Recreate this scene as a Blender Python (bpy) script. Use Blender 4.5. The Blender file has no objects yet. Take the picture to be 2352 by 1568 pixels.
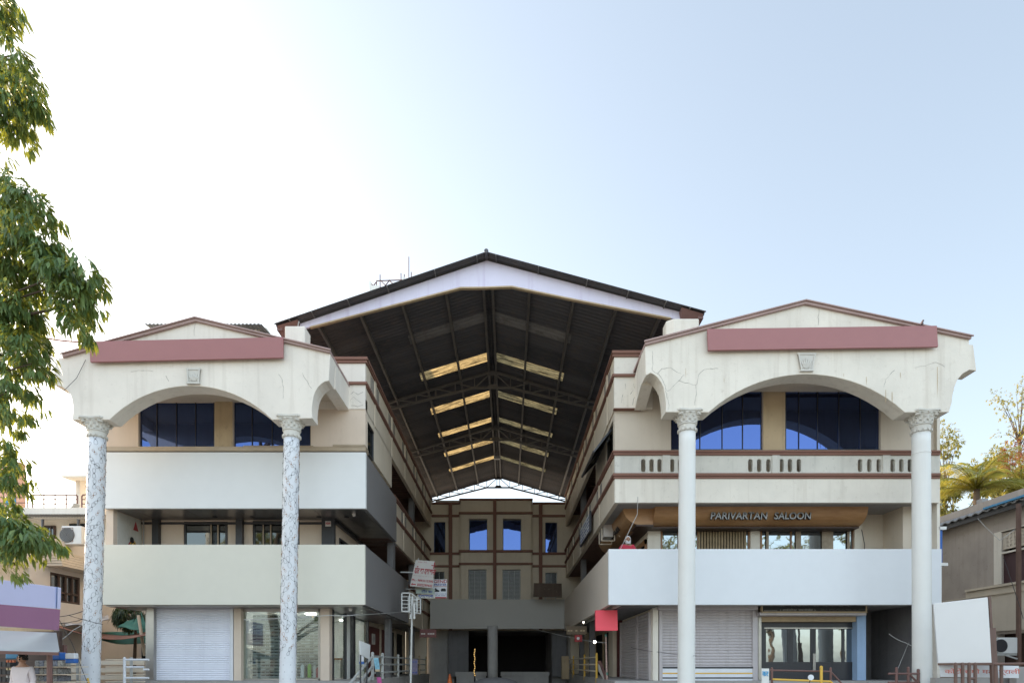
import bpy, bmesh, math, random
from mathutils import Vector, Matrix
R = math.radians
rnd = random.Random(7)
# ------------------------------------------------------------------ camera
F = 1400.0                      # focal length in pixels of a 2352 px wide frame
VX, VY, EYE = 1168.0, 1525.0, 1.6
cd = bpy.data.cameras.new('camera'); cam = bpy.data.objects.new('camera', cd)
bpy.context.scene.collection.objects.link(cam); bpy.context.scene.camera = cam
cam.location = (0, 0, EYE); cam.rotation_euler = (R(90), 0, 0)
cd.sensor_width = 36; cd.lens = 36*F/2352
cd.shift_x = (1176-VX)/2352; cd.shift_y = (VY-784)/2352
cd.clip_end = 2000
# ------------------------------------------------------------------ world, sun, exposure
SUN_AZ = math.atan2(-0.84, 0.54)       # direction towards the sun, measured from +Y
SUN_EL = R(17)
w = bpy.data.worlds.new('World'); bpy.context.scene.world = w; w.use_nodes = True
nt = w.node_tree; bg = nt.nodes['Background']
sky = nt.nodes.new('ShaderNodeTexSky'); sky.sky_type = 'NISHITA'; sky.sun_disc = False
sky.sun_elevation = SUN_EL; sky.sun_rotation = SUN_AZ
sky.air_density = 1.0; sky.dust_density = 3.0; sky.ozone_density = 1.6; sky.altitude = 300
hs_ = nt.nodes.new('ShaderNodeHueSaturation'); hs_.inputs['Saturation'].default_value = .74; hs_.inputs['Value'].default_value = 1.24
gm_ = nt.nodes.new('ShaderNodeGamma'); gm_.inputs['Gamma'].default_value = .70
nt.links.new(sky.outputs[0], gm_.inputs[0]); nt.links.new(gm_.outputs[0], hs_.inputs['Color']); tc_ = nt.nodes.new('ShaderNodeTexCoord'); sx_ = nt.nodes.new('ShaderNodeSeparateXYZ'); nt.links.new(tc_.outputs['Generated'], sx_.inputs[0])
mr_ = nt.nodes.new('ShaderNodeMapRange'); mr_.interpolation_type = 'SMOOTHSTEP'      # sky behind the camera brightened, half ahead dimmed: added fill for the facades
mr_.inputs['From Min'].default_value = .35; mr_.inputs['From Max'].default_value = -.35; mr_.inputs['To Min'].default_value = .77; mr_.inputs['To Max'].default_value = 1.5
nt.links.new(sx_.outputs['Y'], mr_.inputs['Value'])
vm_ = nt.nodes.new('ShaderNodeVectorMath'); vm_.operation = 'SCALE'; nt.links.new(hs_.outputs[0], vm_.inputs[0]); nt.links.new(mr_.outputs[0], vm_.inputs['Scale'])
tn_ = nt.nodes.new('ShaderNodeVectorMath'); tn_.operation = 'MULTIPLY'; tn_.inputs[1].default_value = (1.0, 1.008, .978); nt.links.new(vm_.outputs[0], tn_.inputs[0])
nt.links.new(tn_.outputs[0], bg.inputs[0]); bg.inputs[1].default_value = 0.15
sl = bpy.data.lights.new('sun', 'SUN'); so = bpy.data.objects.new('sun', sl)
bpy.context.scene.collection.objects.link(so)
sl.energy = 2.4; sl.angle = R(0.5); sl.color = (1.0, 0.80, 0.56)
sd = Vector((math.sin(SUN_AZ)*math.cos(SUN_EL), math.cos(SUN_AZ)*math.cos(SUN_EL), math.sin(SUN_EL)))
so.rotation_euler = sd.to_track_quat('Z', 'Y').to_euler(); so.location = (-30, 30, 30)
vs = bpy.context.scene.view_settings
vs.view_transform = 'Standard'; vs.look = 'None'; vs.exposure = 1.97; vs.gamma = 1.0; vs.use_curve_mapping = False
bpy.context.scene.cycles.max_bounces = 10
# ------------------------------------------------------------------ helpers
C = bpy.context.scene.collection
def X(px, Y): return (px-VX)*Y/F
def Z(py, Y): return EYE+(VY-py)*Y/F
def P(px, py, Y): return Vector((X(px, Y), Y, Z(py, Y)))
def s2l(c, k=1.0):
    o = []
    for v in c:
        v = v/255.0
        v = v/12.92 if v <= .04045 else ((v+.055)/1.055)**2.4
        o.append(min(v*k, .95))
    return tuple(o)
def wloc(o):
    v = Vector((0, 0, 0))
    while o is not None: v = v+o.location; o = o.parent
    return v
def tag(o, label=None, cat=None, group=None, kind=None):
    if label: o['label'] = label
    if cat: o['category'] = cat
    if group: o['group'] = group
    if kind: o['kind'] = kind
    return o
def thing(name, label, cat, loc=(0, 0, 0), group=None):
    o = bpy.data.objects.new(name, None); C.objects.link(o); o.location = loc
    return tag(o, label, cat, group)
class MB:
    def __init__(s): s.v = []; s.f = []; s.m = []; s.cur = 0; s.smooth = False
    def add(s, vs, fs, mi=None):
        b = len(s.v); s.v += [tuple(v) for v in vs]
        s.f += [tuple(b+i for i in f) for f in fs]; s.m += [s.cur if mi is None else mi]*len(fs)
        return s
    def box(s, x0, x1, y0, y1, z0, z1):
        if x0 > x1: x0, x1 = x1, x0
        if y0 > y1: y0, y1 = y1, y0
        if z0 > z1: z0, z1 = z1, z0
        return s.add([(x0,y0,z0),(x1,y0,z0),(x1,y1,z0),(x0,y1,z0),(x0,y0,z1),(x1,y0,z1),(x1,y1,z1),(x0,y1,z1)],
              [(0,3,2,1),(4,5,6,7),(0,1,5,4),(1,2,6,5),(2,3,7,6),(3,0,4,7)])
    def pbox(s, px0, px1, py0, py1, Y, d=.06):      # box whose front face lies at depth Y
        return s.box(X(px0, Y), X(px1, Y), Y, Y+d, Z(py1, Y), Z(py0, Y))
    def prism(s, pts, a, b, ax='y'):
        n = len(pts)
        if ax == 'y': m = lambda p, t: (p[0], t, p[1])
        elif ax == 'x': m = lambda p, t: (t, p[0], p[1])
        else: m = lambda p, t: (p[0], p[1], t)
        vs_ = [m(p, a) for p in pts]+[m(p, b) for p in pts]
        fs = [tuple(range(n)), tuple(range(2*n-1, n-1, -1))]
        fs += [(i, i+n, (i+1) % n+n, (i+1) % n) for i in range(n)]
        return s.add(vs_, fs)
    def hexa(s, a, b):                               # two 4-point loops
        return s.add(list(a)+list(b), [(0,1,2,3),(7,6,5,4),(0,4,5,1),(1,5,6,2),(2,6,7,3),(3,7,4,0)])
    def quad(s, a, b, c, d): return s.add([a, b, c, d], [(0,1,2,3)])
    def tube(s, p0, p1, r, n=8, r1=None, caps=True):
        p0 = Vector(p0); p1 = Vector(p1); d = (p1-p0)
        if d.length < 1e-6: return s
        d.normalize(); u = d.orthogonal().normalized(); v = d.cross(u); r1 = r if r1 is None else r1
        A = [p0+(u*math.cos(t)+v*math.sin(t))*r for t in [2*math.pi*i/n for i in range(n)]]
        B = [p1+(u*math.cos(t)+v*math.sin(t))*r1 for t in [2*math.pi*i/n for i in range(n)]]
        fs = [(i, (i+1) % n, (i+1) % n+n, i+n) for i in range(n)]
        if caps: fs += [tuple(range(n-1, -1, -1)), tuple(range(n, 2*n))]
        return s.add(A+B, fs)
    def path(s, pts, r, n=6):
        for a, b in zip(pts[:-1], pts[1:]): s.tube(a, b, r, n)
        return s
    def bar(s, p0, p1, wx, wz):                      # rectangular bar between two points
        p0 = Vector(p0); p1 = Vector(p1); d = (p1-p0).normalized()
        up = Vector((0, 0, 1)) if abs(d.z) < .95 else Vector((0, 1, 0))
        u = d.cross(up).normalized()*wx/2; v = u.cross(d).normalized()*wz/2
        return s.hexa([p0-u-v, p0+u-v, p0+u+v, p0-u+v], [p1-u-v, p1+u-v, p1+u+v, p1-u+v])
    def lathe(s, c, prof, n=28, lean=None):
        c = Vector(c); k = len(prof); vs_ = []
        for (r, z) in prof:
            off = Vector((0, 0, 0)) if lean is None else Vector((lean*z, 0, 0))
            for i in range(n):
                t = 2*math.pi*i/n
                vs_.append(c+off+Vector((r*math.cos(t), r*math.sin(t), z)))
        fs = [(j*n+i, j*n+(i+1) % n, (j+1)*n+(i+1) % n, (j+1)*n+i) for j in range(k-1) for i in range(n)]
        fs += [tuple(range(n-1, -1, -1)), tuple((k-1)*n+i for i in range(n))]
        return s.add(vs_, fs)
    def ball(s, c, r, sx=1, sy=1, sz=1, n=12, m=8):
        c = Vector(c); vs_ = []; fs = []
        for j in range(1, m):
            t = math.pi*j/m
            for i in range(n):
                a = 2*math.pi*i/n
                vs_.append(c+Vector((r*sx*math.sin(t)*math.cos(a), r*sy*math.sin(t)*math.sin(a), r*sz*math.cos(t))))
        vs_ += [c+Vector((0, 0, r*sz)), c-Vector((0, 0, r*sz))]; T = len(vs_)-2
        for j in range(m-2):
            for i in range(n): fs.append((j*n+i, (j+1)*n+i, (j+1)*n+(i+1) % n, j*n+(i+1) % n))
        for i in range(n):
            fs.append((T, i, (i+1) % n)); fs.append((T+1, (m-2)*n+(i+1) % n, (m-2)*n+i))
        return s.add(vs_, fs)
    def wall(s, u0, u1, z0, z1, w0, w1, holes=(), ax='y', ends=True):
        """wall in the u-z plane between w0 and w1; holes = (ua,ub,za,zb)"""
        us = sorted(set([u0, u1]+[min(max(h[i], u0), u1) for h in holes for i in (0, 1)]))
        zs = sorted(set([z0, z1]+[min(max(h[i], z0), z1) for h in holes for i in (2, 3)]))
        def solid(i, j):
            if i < 0 or j < 0 or i >= len(us)-1 or j >= len(zs)-1: return False
            cu = (us[i]+us[i+1])/2; cz = (zs[j]+zs[j+1])/2
            return not any(h[0] < cu < h[1] and h[2] < cz < h[3] for h in holes)
        mp = (lambda u, w, z: (u, w, z)) if ax == 'y' else (lambda u, w, z: (w, u, z))
        for i in range(len(us)-1):
            for j in range(len(zs)-1):
                if not solid(i, j): continue
                a, b, c, d = us[i], us[i+1], zs[j], zs[j+1]
                s.quad(mp(a,w0,c), mp(b,w0,c), mp(b,w0,d), mp(a,w0,d))
                s.quad(mp(a,w1,d), mp(b,w1,d), mp(b,w1,c), mp(a,w1,c))
                if not solid(i-1, j): s.quad(mp(a,w1,c), mp(a,w0,c), mp(a,w0,d), mp(a,w1,d))
                if not solid(i+1, j): s.quad(mp(b,w0,c), mp(b,w1,c), mp(b,w1,d), mp(b,w0,d))
                if not solid(i, j-1): s.quad(mp(a,w0,c), mp(a,w1,c), mp(b,w1,c), mp(b,w0,c))
                if not solid(i, j+1): s.quad(mp(a,w0,d), mp(b,w0,d), mp(b,w1,d), mp(a,w1,d))
        return s
    def build(s, name, mat, parent=None, bevel=0, smooth=False, weld=False):
        me = bpy.data.meshes.new(name)
        if parent is None:
            xs = [v[0] for v in s.v]; ys = [v[1] for v in s.v]; zs = [v[2] for v in s.v]
            off = Vector(((min(xs)+max(xs))/2, (min(ys)+max(ys))/2, min(zs)))
        else: off = wloc(parent)
        me.from_pydata([(v[0]-off.x, v[1]-off.y, v[2]-off.z) for v in s.v], [], s.f)
        for m in (mat if isinstance(mat, (list, tuple)) else [mat]): me.materials.append(m)
        if isinstance(mat, (list, tuple)): me.polygons.foreach_set('material_index', s.m)
        if smooth or s.smooth: me.polygons.foreach_set('use_smooth', [True]*len(me.polygons))
        me.update()
        bm = bmesh.new(); bm.from_mesh(me)
        if weld: bmesh.ops.remove_doubles(bm, verts=bm.verts, dist=1e-4)
        bmesh.ops.recalc_face_normals(bm, faces=bm.faces); bm.to_mesh(me); bm.free()
        o = bpy.data.objects.new(name, me); C.objects.link(o)
        if parent is None: o.location = off
        else: o.parent = parent
        if bevel:
            b = o.modifiers.new('bevel', 'BEVEL'); b.width = bevel; b.segments = 2; b.limit_method = 'ANGLE'; b.angle_limit = R(50)
        return o
# ------------------------------------------------------------------ materials
def newmat(name):
    m = bpy.data.materials.new(name); m.use_nodes = True
    return m, m.node_tree, m.node_tree.nodes['Principled BSDF']
def N(nt, t, **k):
    n = nt.nodes.new(t)
    for a, b in k.items():
        if a.startswith('i_'): n.inputs[a[2:].replace('_', ' ')].default_value = b
        else: setattr(n, a, b)
    return n
def pos(nt, sc):
    g = N(nt, 'ShaderNodeNewGeometry'); m = N(nt, 'ShaderNodeMapping'); m.inputs['Scale'].default_value = sc
    nt.links.new(g.outputs['Position'], m.inputs['Vector']); return m.outputs[0]
def ramp(nt, src, p0, p1, c0=(0,0,0,1), c1=(1,1,1,1)):
    r = N(nt, 'ShaderNodeValToRGB'); r.color_ramp.elements[0].position = p0; r.color_ramp.elements[1].position = p1
    r.color_ramp.elements[0].color = c0; r.color_ramp.elements[1].color = c1
    nt.links.new(src, r.inputs[0]); return r.outputs[0]
def mix(nt, fac, a, b):
    m = N(nt, 'ShaderNodeMix', data_type='RGBA')
    if hasattr(fac, 'node'): nt.links.new(fac, m.inputs[0])
    else: m.inputs[0].default_value = fac
    for s, v in ((6, a), (7, b)):
        if hasattr(v, 'node'): nt.links.new(v, m.inputs[s])
        else: m.inputs[s].default_value = (v[0], v[1], v[2], 1)
    return m.outputs[2]
def noise(nt, sc, scale, detail=4, rough=.55):
    n = N(nt, 'ShaderNodeTexNoise'); n.inputs['Scale'].default_value = scale; n.inputs['Detail'].default_value = detail
    n.inputs['Roughness'].default_value = rough; nt.links.new(pos(nt, sc), n.inputs['Vector']); return n.outputs[0]
def plaster(name, col, dirt=None, streak=.5, blotch=.5, bump=.25, rough=.85, spec=.25, seed=0):
    m, nt, b = newmat(name); dirt = dirt or tuple(c*.62 for c in col)
    c = mix(nt, ramp(nt, noise(nt, (1, 1, 1), 1.1, 5), .35, .75), col, tuple(x*(1-.16*blotch) for x in col))
    st = ramp(nt, noise(nt, (6, 6, .35), 1.0, 5, .6), .52, .78)
    mm = N(nt, 'ShaderNodeMath', operation='MULTIPLY'); nt.links.new(st, mm.inputs[0]); mm.inputs[1].default_value = streak*.45
    c = mix(nt, mm.outputs[0], c, dirt)
    sp = ramp(nt, noise(nt, (1, 1, 1), 7.0, 6, .7), .58, .72)
    mm = N(nt, 'ShaderNodeMath', operation='MULTIPLY'); nt.links.new(sp, mm.inputs[0]); mm.inputs[1].default_value = blotch*.35
    c = mix(nt, mm.outputs[0], c, dirt)
    nt.links.new(c, b.inputs['Base Color']); b.inputs['Roughness'].default_value = rough
    b.inputs['Specular IOR Level'].default_value = spec
    bp = N(nt, 'ShaderNodeBump'); bp.inputs['Strength'].default_value = bump; bp.inputs['Distance'].default_value = .02
    nt.links.new(noise(nt, (1, 1, 1), 14, 6, .7), bp.inputs['Height']); nt.links.new(bp.outputs[0], b.inputs['Normal'])
    return m
def plain(name, col, rough=.5, metal=0, var=.12, spec=.5, sc=3.0, bump=0):
    m, nt, b = newmat(name)
    c = mix(nt, ramp(nt, noise(nt, (1, 1, 1), sc, 4), .3, .75), col, tuple(x*(1-var) for x in col))
    nt.links.new(c, b.inputs['Base Color']); b.inputs['Roughness'].default_value = rough
    b.inputs['Metallic'].default_value = metal; b.inputs['Specular IOR Level'].default_value = spec
    if bump:
        bp = N(nt, 'ShaderNodeBump'); bp.inputs['Strength'].default_value = bump; bp.inputs['Distance'].default_value = .01
        nt.links.new(noise(nt, (1, 1, 1), 25, 4), bp.inputs['Height']); nt.links.new(bp.outputs[0], b.inputs['Normal'])
    return m
def wood(name, a, b_, rough=.45, sc=(1.2, 1.2, 14)):
    m, nt, b = newmat(name)
    n = noise(nt, sc, 2.0, 6, .6)
    nt.links.new(mix(nt, ramp(nt, n, .3, .7), a, b_), b.inputs['Base Color']); b.inputs['Roughness'].default_value = rough
    return m
def mirror_glass(name, refl, base, rough=.02, wav=.02):
    m, nt, b = newmat(name); out = nt.nodes['Material Output']
    g = N(nt, 'ShaderNodeBsdfGlossy'); g.inputs['Color'].default_value = (*refl, 1); g.inputs['Roughness'].default_value = rough
    d = N(nt, 'ShaderNodeBsdfDiffuse'); d.inputs['Color'].default_value = (*base, 1)
    a = N(nt, 'ShaderNodeAddShader'); nt.links.new(g.outputs[0], a.inputs[0]); nt.links.new(d.outputs[0], a.inputs[1])
    bp = N(nt, 'ShaderNodeBump'); bp.inputs['Strength'].default_value = wav; bp.inputs['Distance'].default_value = .05
    nt.links.new(noise(nt, (1, 1, 1), 1.6, 2), bp.inputs['Height']); nt.links.new(bp.outputs[0], g.inputs['Normal'])
    nt.links.new(a.outputs[0], out.inputs[0]); return m
def clear_glass(name, tint=(.8, .86, .85), refl=.16):
    m, nt, b = newmat(name); out = nt.nodes['Material Output']
    g = N(nt, 'ShaderNodeBsdfGlossy'); g.inputs['Color'].default_value = (1, 1, 1, 1); g.inputs['Roughness'].default_value = .02
    t = N(nt, 'ShaderNodeBsdfTransparent'); t.inputs['Color'].default_value = (*tint, 1)
    x = N(nt, 'ShaderNodeMixShader'); x.inputs[0].default_value = refl
    nt.links.new(t.outputs[0], x.inputs[1]); nt.links.new(g.outputs[0], x.inputs[2]); nt.links.new(x.outputs[0], out.inputs[0])
    return m
def leafmat(name, dark, light, trans, tfac=.45):
    m, nt, b = newmat(name); out = nt.nodes['Material Output']
    g = N(nt, 'ShaderNodeNewGeometry')
    c = mix(nt, g.outputs['Random Per Island'], dark, light)
    c = mix(nt, ramp(nt, noise(nt, (1, 1, 1), 1.2, 3), .35, .65), c, mix(nt, .5, c, dark))
    nt.links.new(c, b.inputs['Base Color']); b.inputs['Roughness'].default_value = .42; b.inputs['Specular IOR Level'].default_value = .4
    t = N(nt, 'ShaderNodeBsdfTranslucent'); t.inputs['Color'].default_value = (*trans, 1)
    x = N(nt, 'ShaderNodeMixShader'); x.inputs[0].default_value = tfac
    nt.links.new(b.outputs[0], x.inputs[1]); nt.links.new(t.outputs[0], x.inputs[2]); nt.links.new(x.outputs[0], out.inputs[0])
    return m
def emit(name, col, st):
    m, nt, b = newmat(name); b.inputs['Base Color'].default_value = (*col, 1)
    b.inputs['Emission Color'].default_value = (*col, 1); b.inputs['Emission Strength'].default_value = st; return m
M = {}
M['white'] = plaster('weathered_white', (.77, .705, .62), (.43, .37, .30), .8, .7)
M['cream'] = plaster('cream_white', (.76, .70, .605), (.44, .37, .29), .95, .9)
M['peach'] = plaster('peach_wall', (.68, .56, .45), (.40, .31, .24), .3, .6)
M['cream2'] = plaster('pale_cream_wall', (.64, .585, .53), (.42, .36, .31), .3, .5)
M['beige'] = plaster('beige_wall', (.62, .54, .44), (.38, .31, .24), .4, .6)
M['side'] = plaster('atrium_cream', (.66, .57, .45), (.34, .27, .21), .5, .6)
M['ochre'] = plaster('ochre_pier', (.50, .38, .24), (.22, .17, .12), .8, 1.2)
M['old'] = plaster('old_parapet', (.64, .61, .54), (.26, .25, .22), .9, 1.4)
M['maroon'] = plaster('maroon_trim', (.23, .12, .09), (.13, .09, .075), .3, .8, .2)
M['coping'] = plaster('coping_pink', (.42, .30, .275), (.28, .23, .21), .3, 1.0, .2)
M['capital'] = plaster('capital_plaster', (.62, .59, .53), (.32, .29, .24), .1, .8, .3)
M['column'] = plaster('column_paint', (.72, .71, .67), (.5, .47, .43), .5, .3, .1, .6)
M['column_w'] = plain('column_white_wrap', (.70, .71, .73), .5, 0, .08)
M['wire'] = plain('dark_wire', (.035, .03, .03), .5)
M['loopw'] = plain('loop_wire', (.09, .085, .09), .5)
M['wire_o'] = plain('copper_wire', (.32, .15, .06), .5)
M['cable_w'] = plain('pale_cable', (.45, .44, .42), .6)
M['sign_red'] = plain('sign_dusty_red', s2l((160, 108, 106), .95), .6, 0, .05)
M['sign_lw'] = plain('sign_pale', s2l((216, 216, 214), 1.05), .45, 0, .03)
M['sign_rw'] = plain('sign_blue_white', s2l((212, 214, 216), 1.05), .45, 0, .03)
M['sign_lo'] = plain('sign_grey_olive', s2l((208, 204, 190), 1.05), .45, 0, .03)
M['sign_shade'] = plain('sign_shaded_grey', (.195, .185, .183), .6, 0, .03)  # side panels of the left signs: their shade is put into the grey
M['sign_tan'] = plain('sign_tan', (.66, .57, .48), .6, 0, .03)
M['sign_gr'] = plain('sign_mid_grey', (.44, .42, .385), .7, 0, .03)
M['alu'] = plain('aluminium_soffit', (.34, .33, .33), .28, .75, .15)
M['steel'] = plain('brushed_steel', (.45, .43, .40), .35, .8, .2)
M['tanmetal'] = plain('tan_ledge', (.42, .33, .23), .5, .2, .2)
M['dark'] = plain('dark_frame', (.035, .035, .04), .4)
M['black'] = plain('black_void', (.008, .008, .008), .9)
M['pipew'] = plain('white_paint_pipe', (.72, .73, .76), .4)
M['greypipe'] = plain('grey_pipe', (.42, .42, .40), .5)
M['yellow'] = plain('yellow_paint', (.70, .42, .06), .5)
M['rustpipe'] = plain('maroon_pipe', (.18, .09, .075), .55, 0, .3)
M['brownpost'] = plain('brown_post', (.15, .085, .065), .6, 0, .3)
def roofmat(name, a, b_):
    m, nt, b = newmat(name)
    c = mix(nt, ramp(nt, noise(nt, (.12, 1.0, .12), 1.3, 3, .6), .40, .60), a, b_)
    c = mix(nt, ramp(nt, noise(nt, (1, 1, 1), 3.0, 5, .7), .50, .72), c, (.095, .078, .07))
    nt.links.new(c, b.inputs['Base Color']); b.inputs['Roughness'].default_value = .6; return m
M['roofu'] = roofmat('roof_sheet_dark', (.088, .085, .090), (.052, .051, .055))
M['roofl'] = roofmat('unlit_skylight_sheet', (.21, .20, .19), (.15, .14, .135))
M['roofg'] = plain('galvanised_sheet', (.24, .235, .23), .6, .1, .3)
M['purlin'] = plain('purlin_steel', (.17, .155, .14), .55, .3, .3)
M['fascia'] = plaster('lilac_fascia', (.70, .67, .80), (.42, .32, .50), 1.0, .5, .1, .6)
M['shutL'] = plaster('shutter_lilac', (.80, .81, .88), (.55, .54, .62), .7, .5, .05, .45, .5)
M['shutR'] = plaster('shutter_grey_pink', (.50, .455, .455), (.27, .23, .22), 1.1, .9, .05, .45, .5)
M['concrete'] = plaster('raw_concrete', (.36, .34, .32), (.18, .17, .15), .8, 1.2, .4)
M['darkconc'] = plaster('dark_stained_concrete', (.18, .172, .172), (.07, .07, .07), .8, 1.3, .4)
M['asphalt'] = plaster('pale_bounce_ground', (.30, .27, .23), (.16, .145, .125), 0, 1, .5)  # unseen street ground, made paler to bounce light up onto the facades
M['woodc'] = wood('salon_wood', (.46, .26, .12), (.33, .17, .07), .4, (1, 1, 5))
M['woodf'] = wood('window_wood', (.36, .18, .07), (.22, .10, .04), .4)
M['wooddk'] = wood('dark_wood', (.075, .04, .028), (.04, .02, .015), .5)
M['blueglass'] = mirror_glass('blue_mirror_glass', (.06, .098, .24), (.010, .010, .014))
M['glassR'] = mirror_glass('salon_glass', (.26, .29, .31), (.03, .03, .028), .02, .04)
M['glassD'] = mirror_glass('dark_glass', (.10, .11, .11), (.012, .013, .013), .03, .03)
M['glassK'] = mirror_glass('dusty_dark_glass', (.03, .03, .03), (.03, .03, .03), .2, .03)
M['glassC'] = clear_glass('shop_glass', (.82, .87, .86), .07)
M['red'] = plain('red_sign', s2l((219, 74, 88), 1.35), .5, 0, .04)
M['lilac'] = plain('lilac_sign', s2l((188, 188, 218), 1.3), .5, 0, .03)
M['magenta'] = plain('magenta_sign', s2l((148, 101, 130), 1.25), .5, 0, .03)
M['awn'] = plain('grey_awning', s2l((155, 157, 157), 1.15), .7, 0, .05)
M['board'] = plain('blank_board', s2l((217, 217, 216), 1.0), .5, 0, .02)
M['bluepaint'] = plaster('blue_paint', (.34, .47, .66), (.2, .27, .38), .7, .8)
M['paper'] = plain('sign_paper', (.62, .58, .54), .7)
M['redink'] = plain('red_ink', (.42, .05, .06), .6)
M['blueink'] = plain('blue_ink', (.05, .09, .32), .6)
M['blackink'] = plain('black_ink', (.02, .02, .02), .6)
M['letters'] = plain('letter_metal', (.20, .19, .18), .3, .5, .1)
M['lettersd'] = plain('letter_dark', (.05, .04, .035), .5)
M['tube'] = emit('shop_tube_lamp', (1, .96, .9), 16)
M['bulb'] = emit('lit_lamp', (1, .95, .85), 4)
M['bulbw'] = emit('lit_warm_lamp', (1, .62, .2), .4)
M['skin'] = plain('skin', (.36, .19, .12), .55)
M['hair'] = plain('white_hair', (.62, .62, .62), .8)
M['shirt'] = plain('red_shirt', (.50, .03, .06), .8, 0, .2)
M['trouser'] = plain('dark_trousers', (.04, .04, .05), .8)
M['whites'] = plain('pale_shirt', (.66, .58, .58), .8)
M['hairb'] = plain('black_hair', (.015, .013, .012), .7)
M['tarpg'] = plain('green_tarp', (.06, .20, .15), .6, 0, .3)
M['tarpr'] = plain('brown_tarp', (.28, .12, .08), .6, 0, .4)
M['tarpw'] = plain('pale_tarp', (.55, .54, .54), .6, 0, .2)
M['blue'] = plain('blue_plastic', (.02, .12, .42), .45)
M['cyan'] = plain('cyan_blue', (.05, .25, .45), .45)
M['acw'] = plain('ac_white', (.68, .68, .66), .45)
M['bark'] = plaster('bark', (.13, .095, .07), (.06, .045, .035), .8, 1.2, .8)
M['leafA'] = leafmat('leaf_mango', (.055, .12, .052), (.19, .28, .10), (.50, .50, .05), .25)
M['leafB'] = leafmat('leaf_light', (.09, .14, .05), (.28, .30, .09), (.60, .48, .08), .42)
M['leafP'] = leafmat('leaf_palm', (.08, .14, .03), (.30, .30, .07), (.62, .50, .08), .40)
M['leafR'] = leafmat('leaf_reddish', (.16, .07, .04), (.38, .15, .08), (.55, .20, .08), .3)
M['leafD'] = leafmat('leaf_deep', (.015, .03, .015), (.05, .08, .03), (.15, .2, .03), .25)
M['rust'] = plain('rust_streak', (.52, .38, .22), .9, 0, .3, .2, 20)
M['crack'] = plain('plaster_crack', (.34, .31, .27), .95, 0, .3, .1, 30)
def skylight_mat():
    m, nt, b = newmat('translucent_sheet'); out = nt.nodes['Material Output']
    t = N(nt, 'ShaderNodeBsdfTranslucent')
    nt.links.new(mix(nt, ramp(nt, noise(nt, (1, 7, 1), 1.6, 6, .75), .40, .62), (.30, .225, .11), (.045, .034, .018)), t.inputs['Color'])
    nt.links.new(t.outputs[0], out.inputs[0]); return m
M['skyl'] = skylight_mat()
def text(name, s, mat, parent, org, w_, h_, ux=(1, 0, 0), uz=(0, 0, 1), ext=.004, bold=0, shear=0):
    """flat lettering fitted into w_ x h_ with its lower left corner at org, reading along ux"""
    cu = bpy.data.curves.new(name, 'FONT'); cu.body = s; cu.size = 1; cu.extrude = .5; cu.offset = bold; cu.shear = shear
    cu.resolution_u = 3
    t = bpy.data.objects.new(name, cu); C.objects.link(t)
    dg = bpy.context.evaluated_depsgraph_get(); dg.update()
    me = bpy.data.meshes.new_from_object(t.evaluated_get(dg)); bpy.data.objects.remove(t); bpy.data.curves.remove(cu)
    vs_ = [v.co.copy() for v in me.vertices]
    if not vs_: return None
    x0 = min(v.x for v in vs_); x1 = max(v.x for v in vs_); y0 = min(v.y for v in vs_); y1 = max(v.y for v in vs_)
    ux = Vector(ux).normalized(); uz = Vector(uz).normalized(); un = ux.cross(uz); off = wloc(parent); org = Vector(org)
    for v, q in zip(me.vertices, vs_):
        v.co = org+ux*((q.x-x0)/(x1-x0)*w_)+uz*((q.y-y0)/max(y1-y0, 1e-6)*h_)+un*(q.z*2*ext)-off
    me.materials.clear(); me.materials.append(mat)
    o = bpy.data.objects.new(name, me); C.objects.link(o); o.parent = parent; return o
# ------------------------------------------------------------------ ground
g = MB(); g.quad((-400, -200, 0), (400, -200, 0), (400, 600, 0), (-400, 600, 0)); o = g.build('ground', M['asphalt']); o['kind'] = 'structure'
g = MB(); g.box(-10.9, -3.95, 16.6, 30.4, .004, 1.15); g.box(2.9, 11.5, 16.6, 30.4, .004, 1.15)
g.box(-10.9, -4.2, 15.9, 16.6, .004, .6); g.box(3.1, 11.5, 15.9, 16.6, .004, .6)
o = g.build('pavement', M['concrete']); o['kind'] = 'structure'

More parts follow.
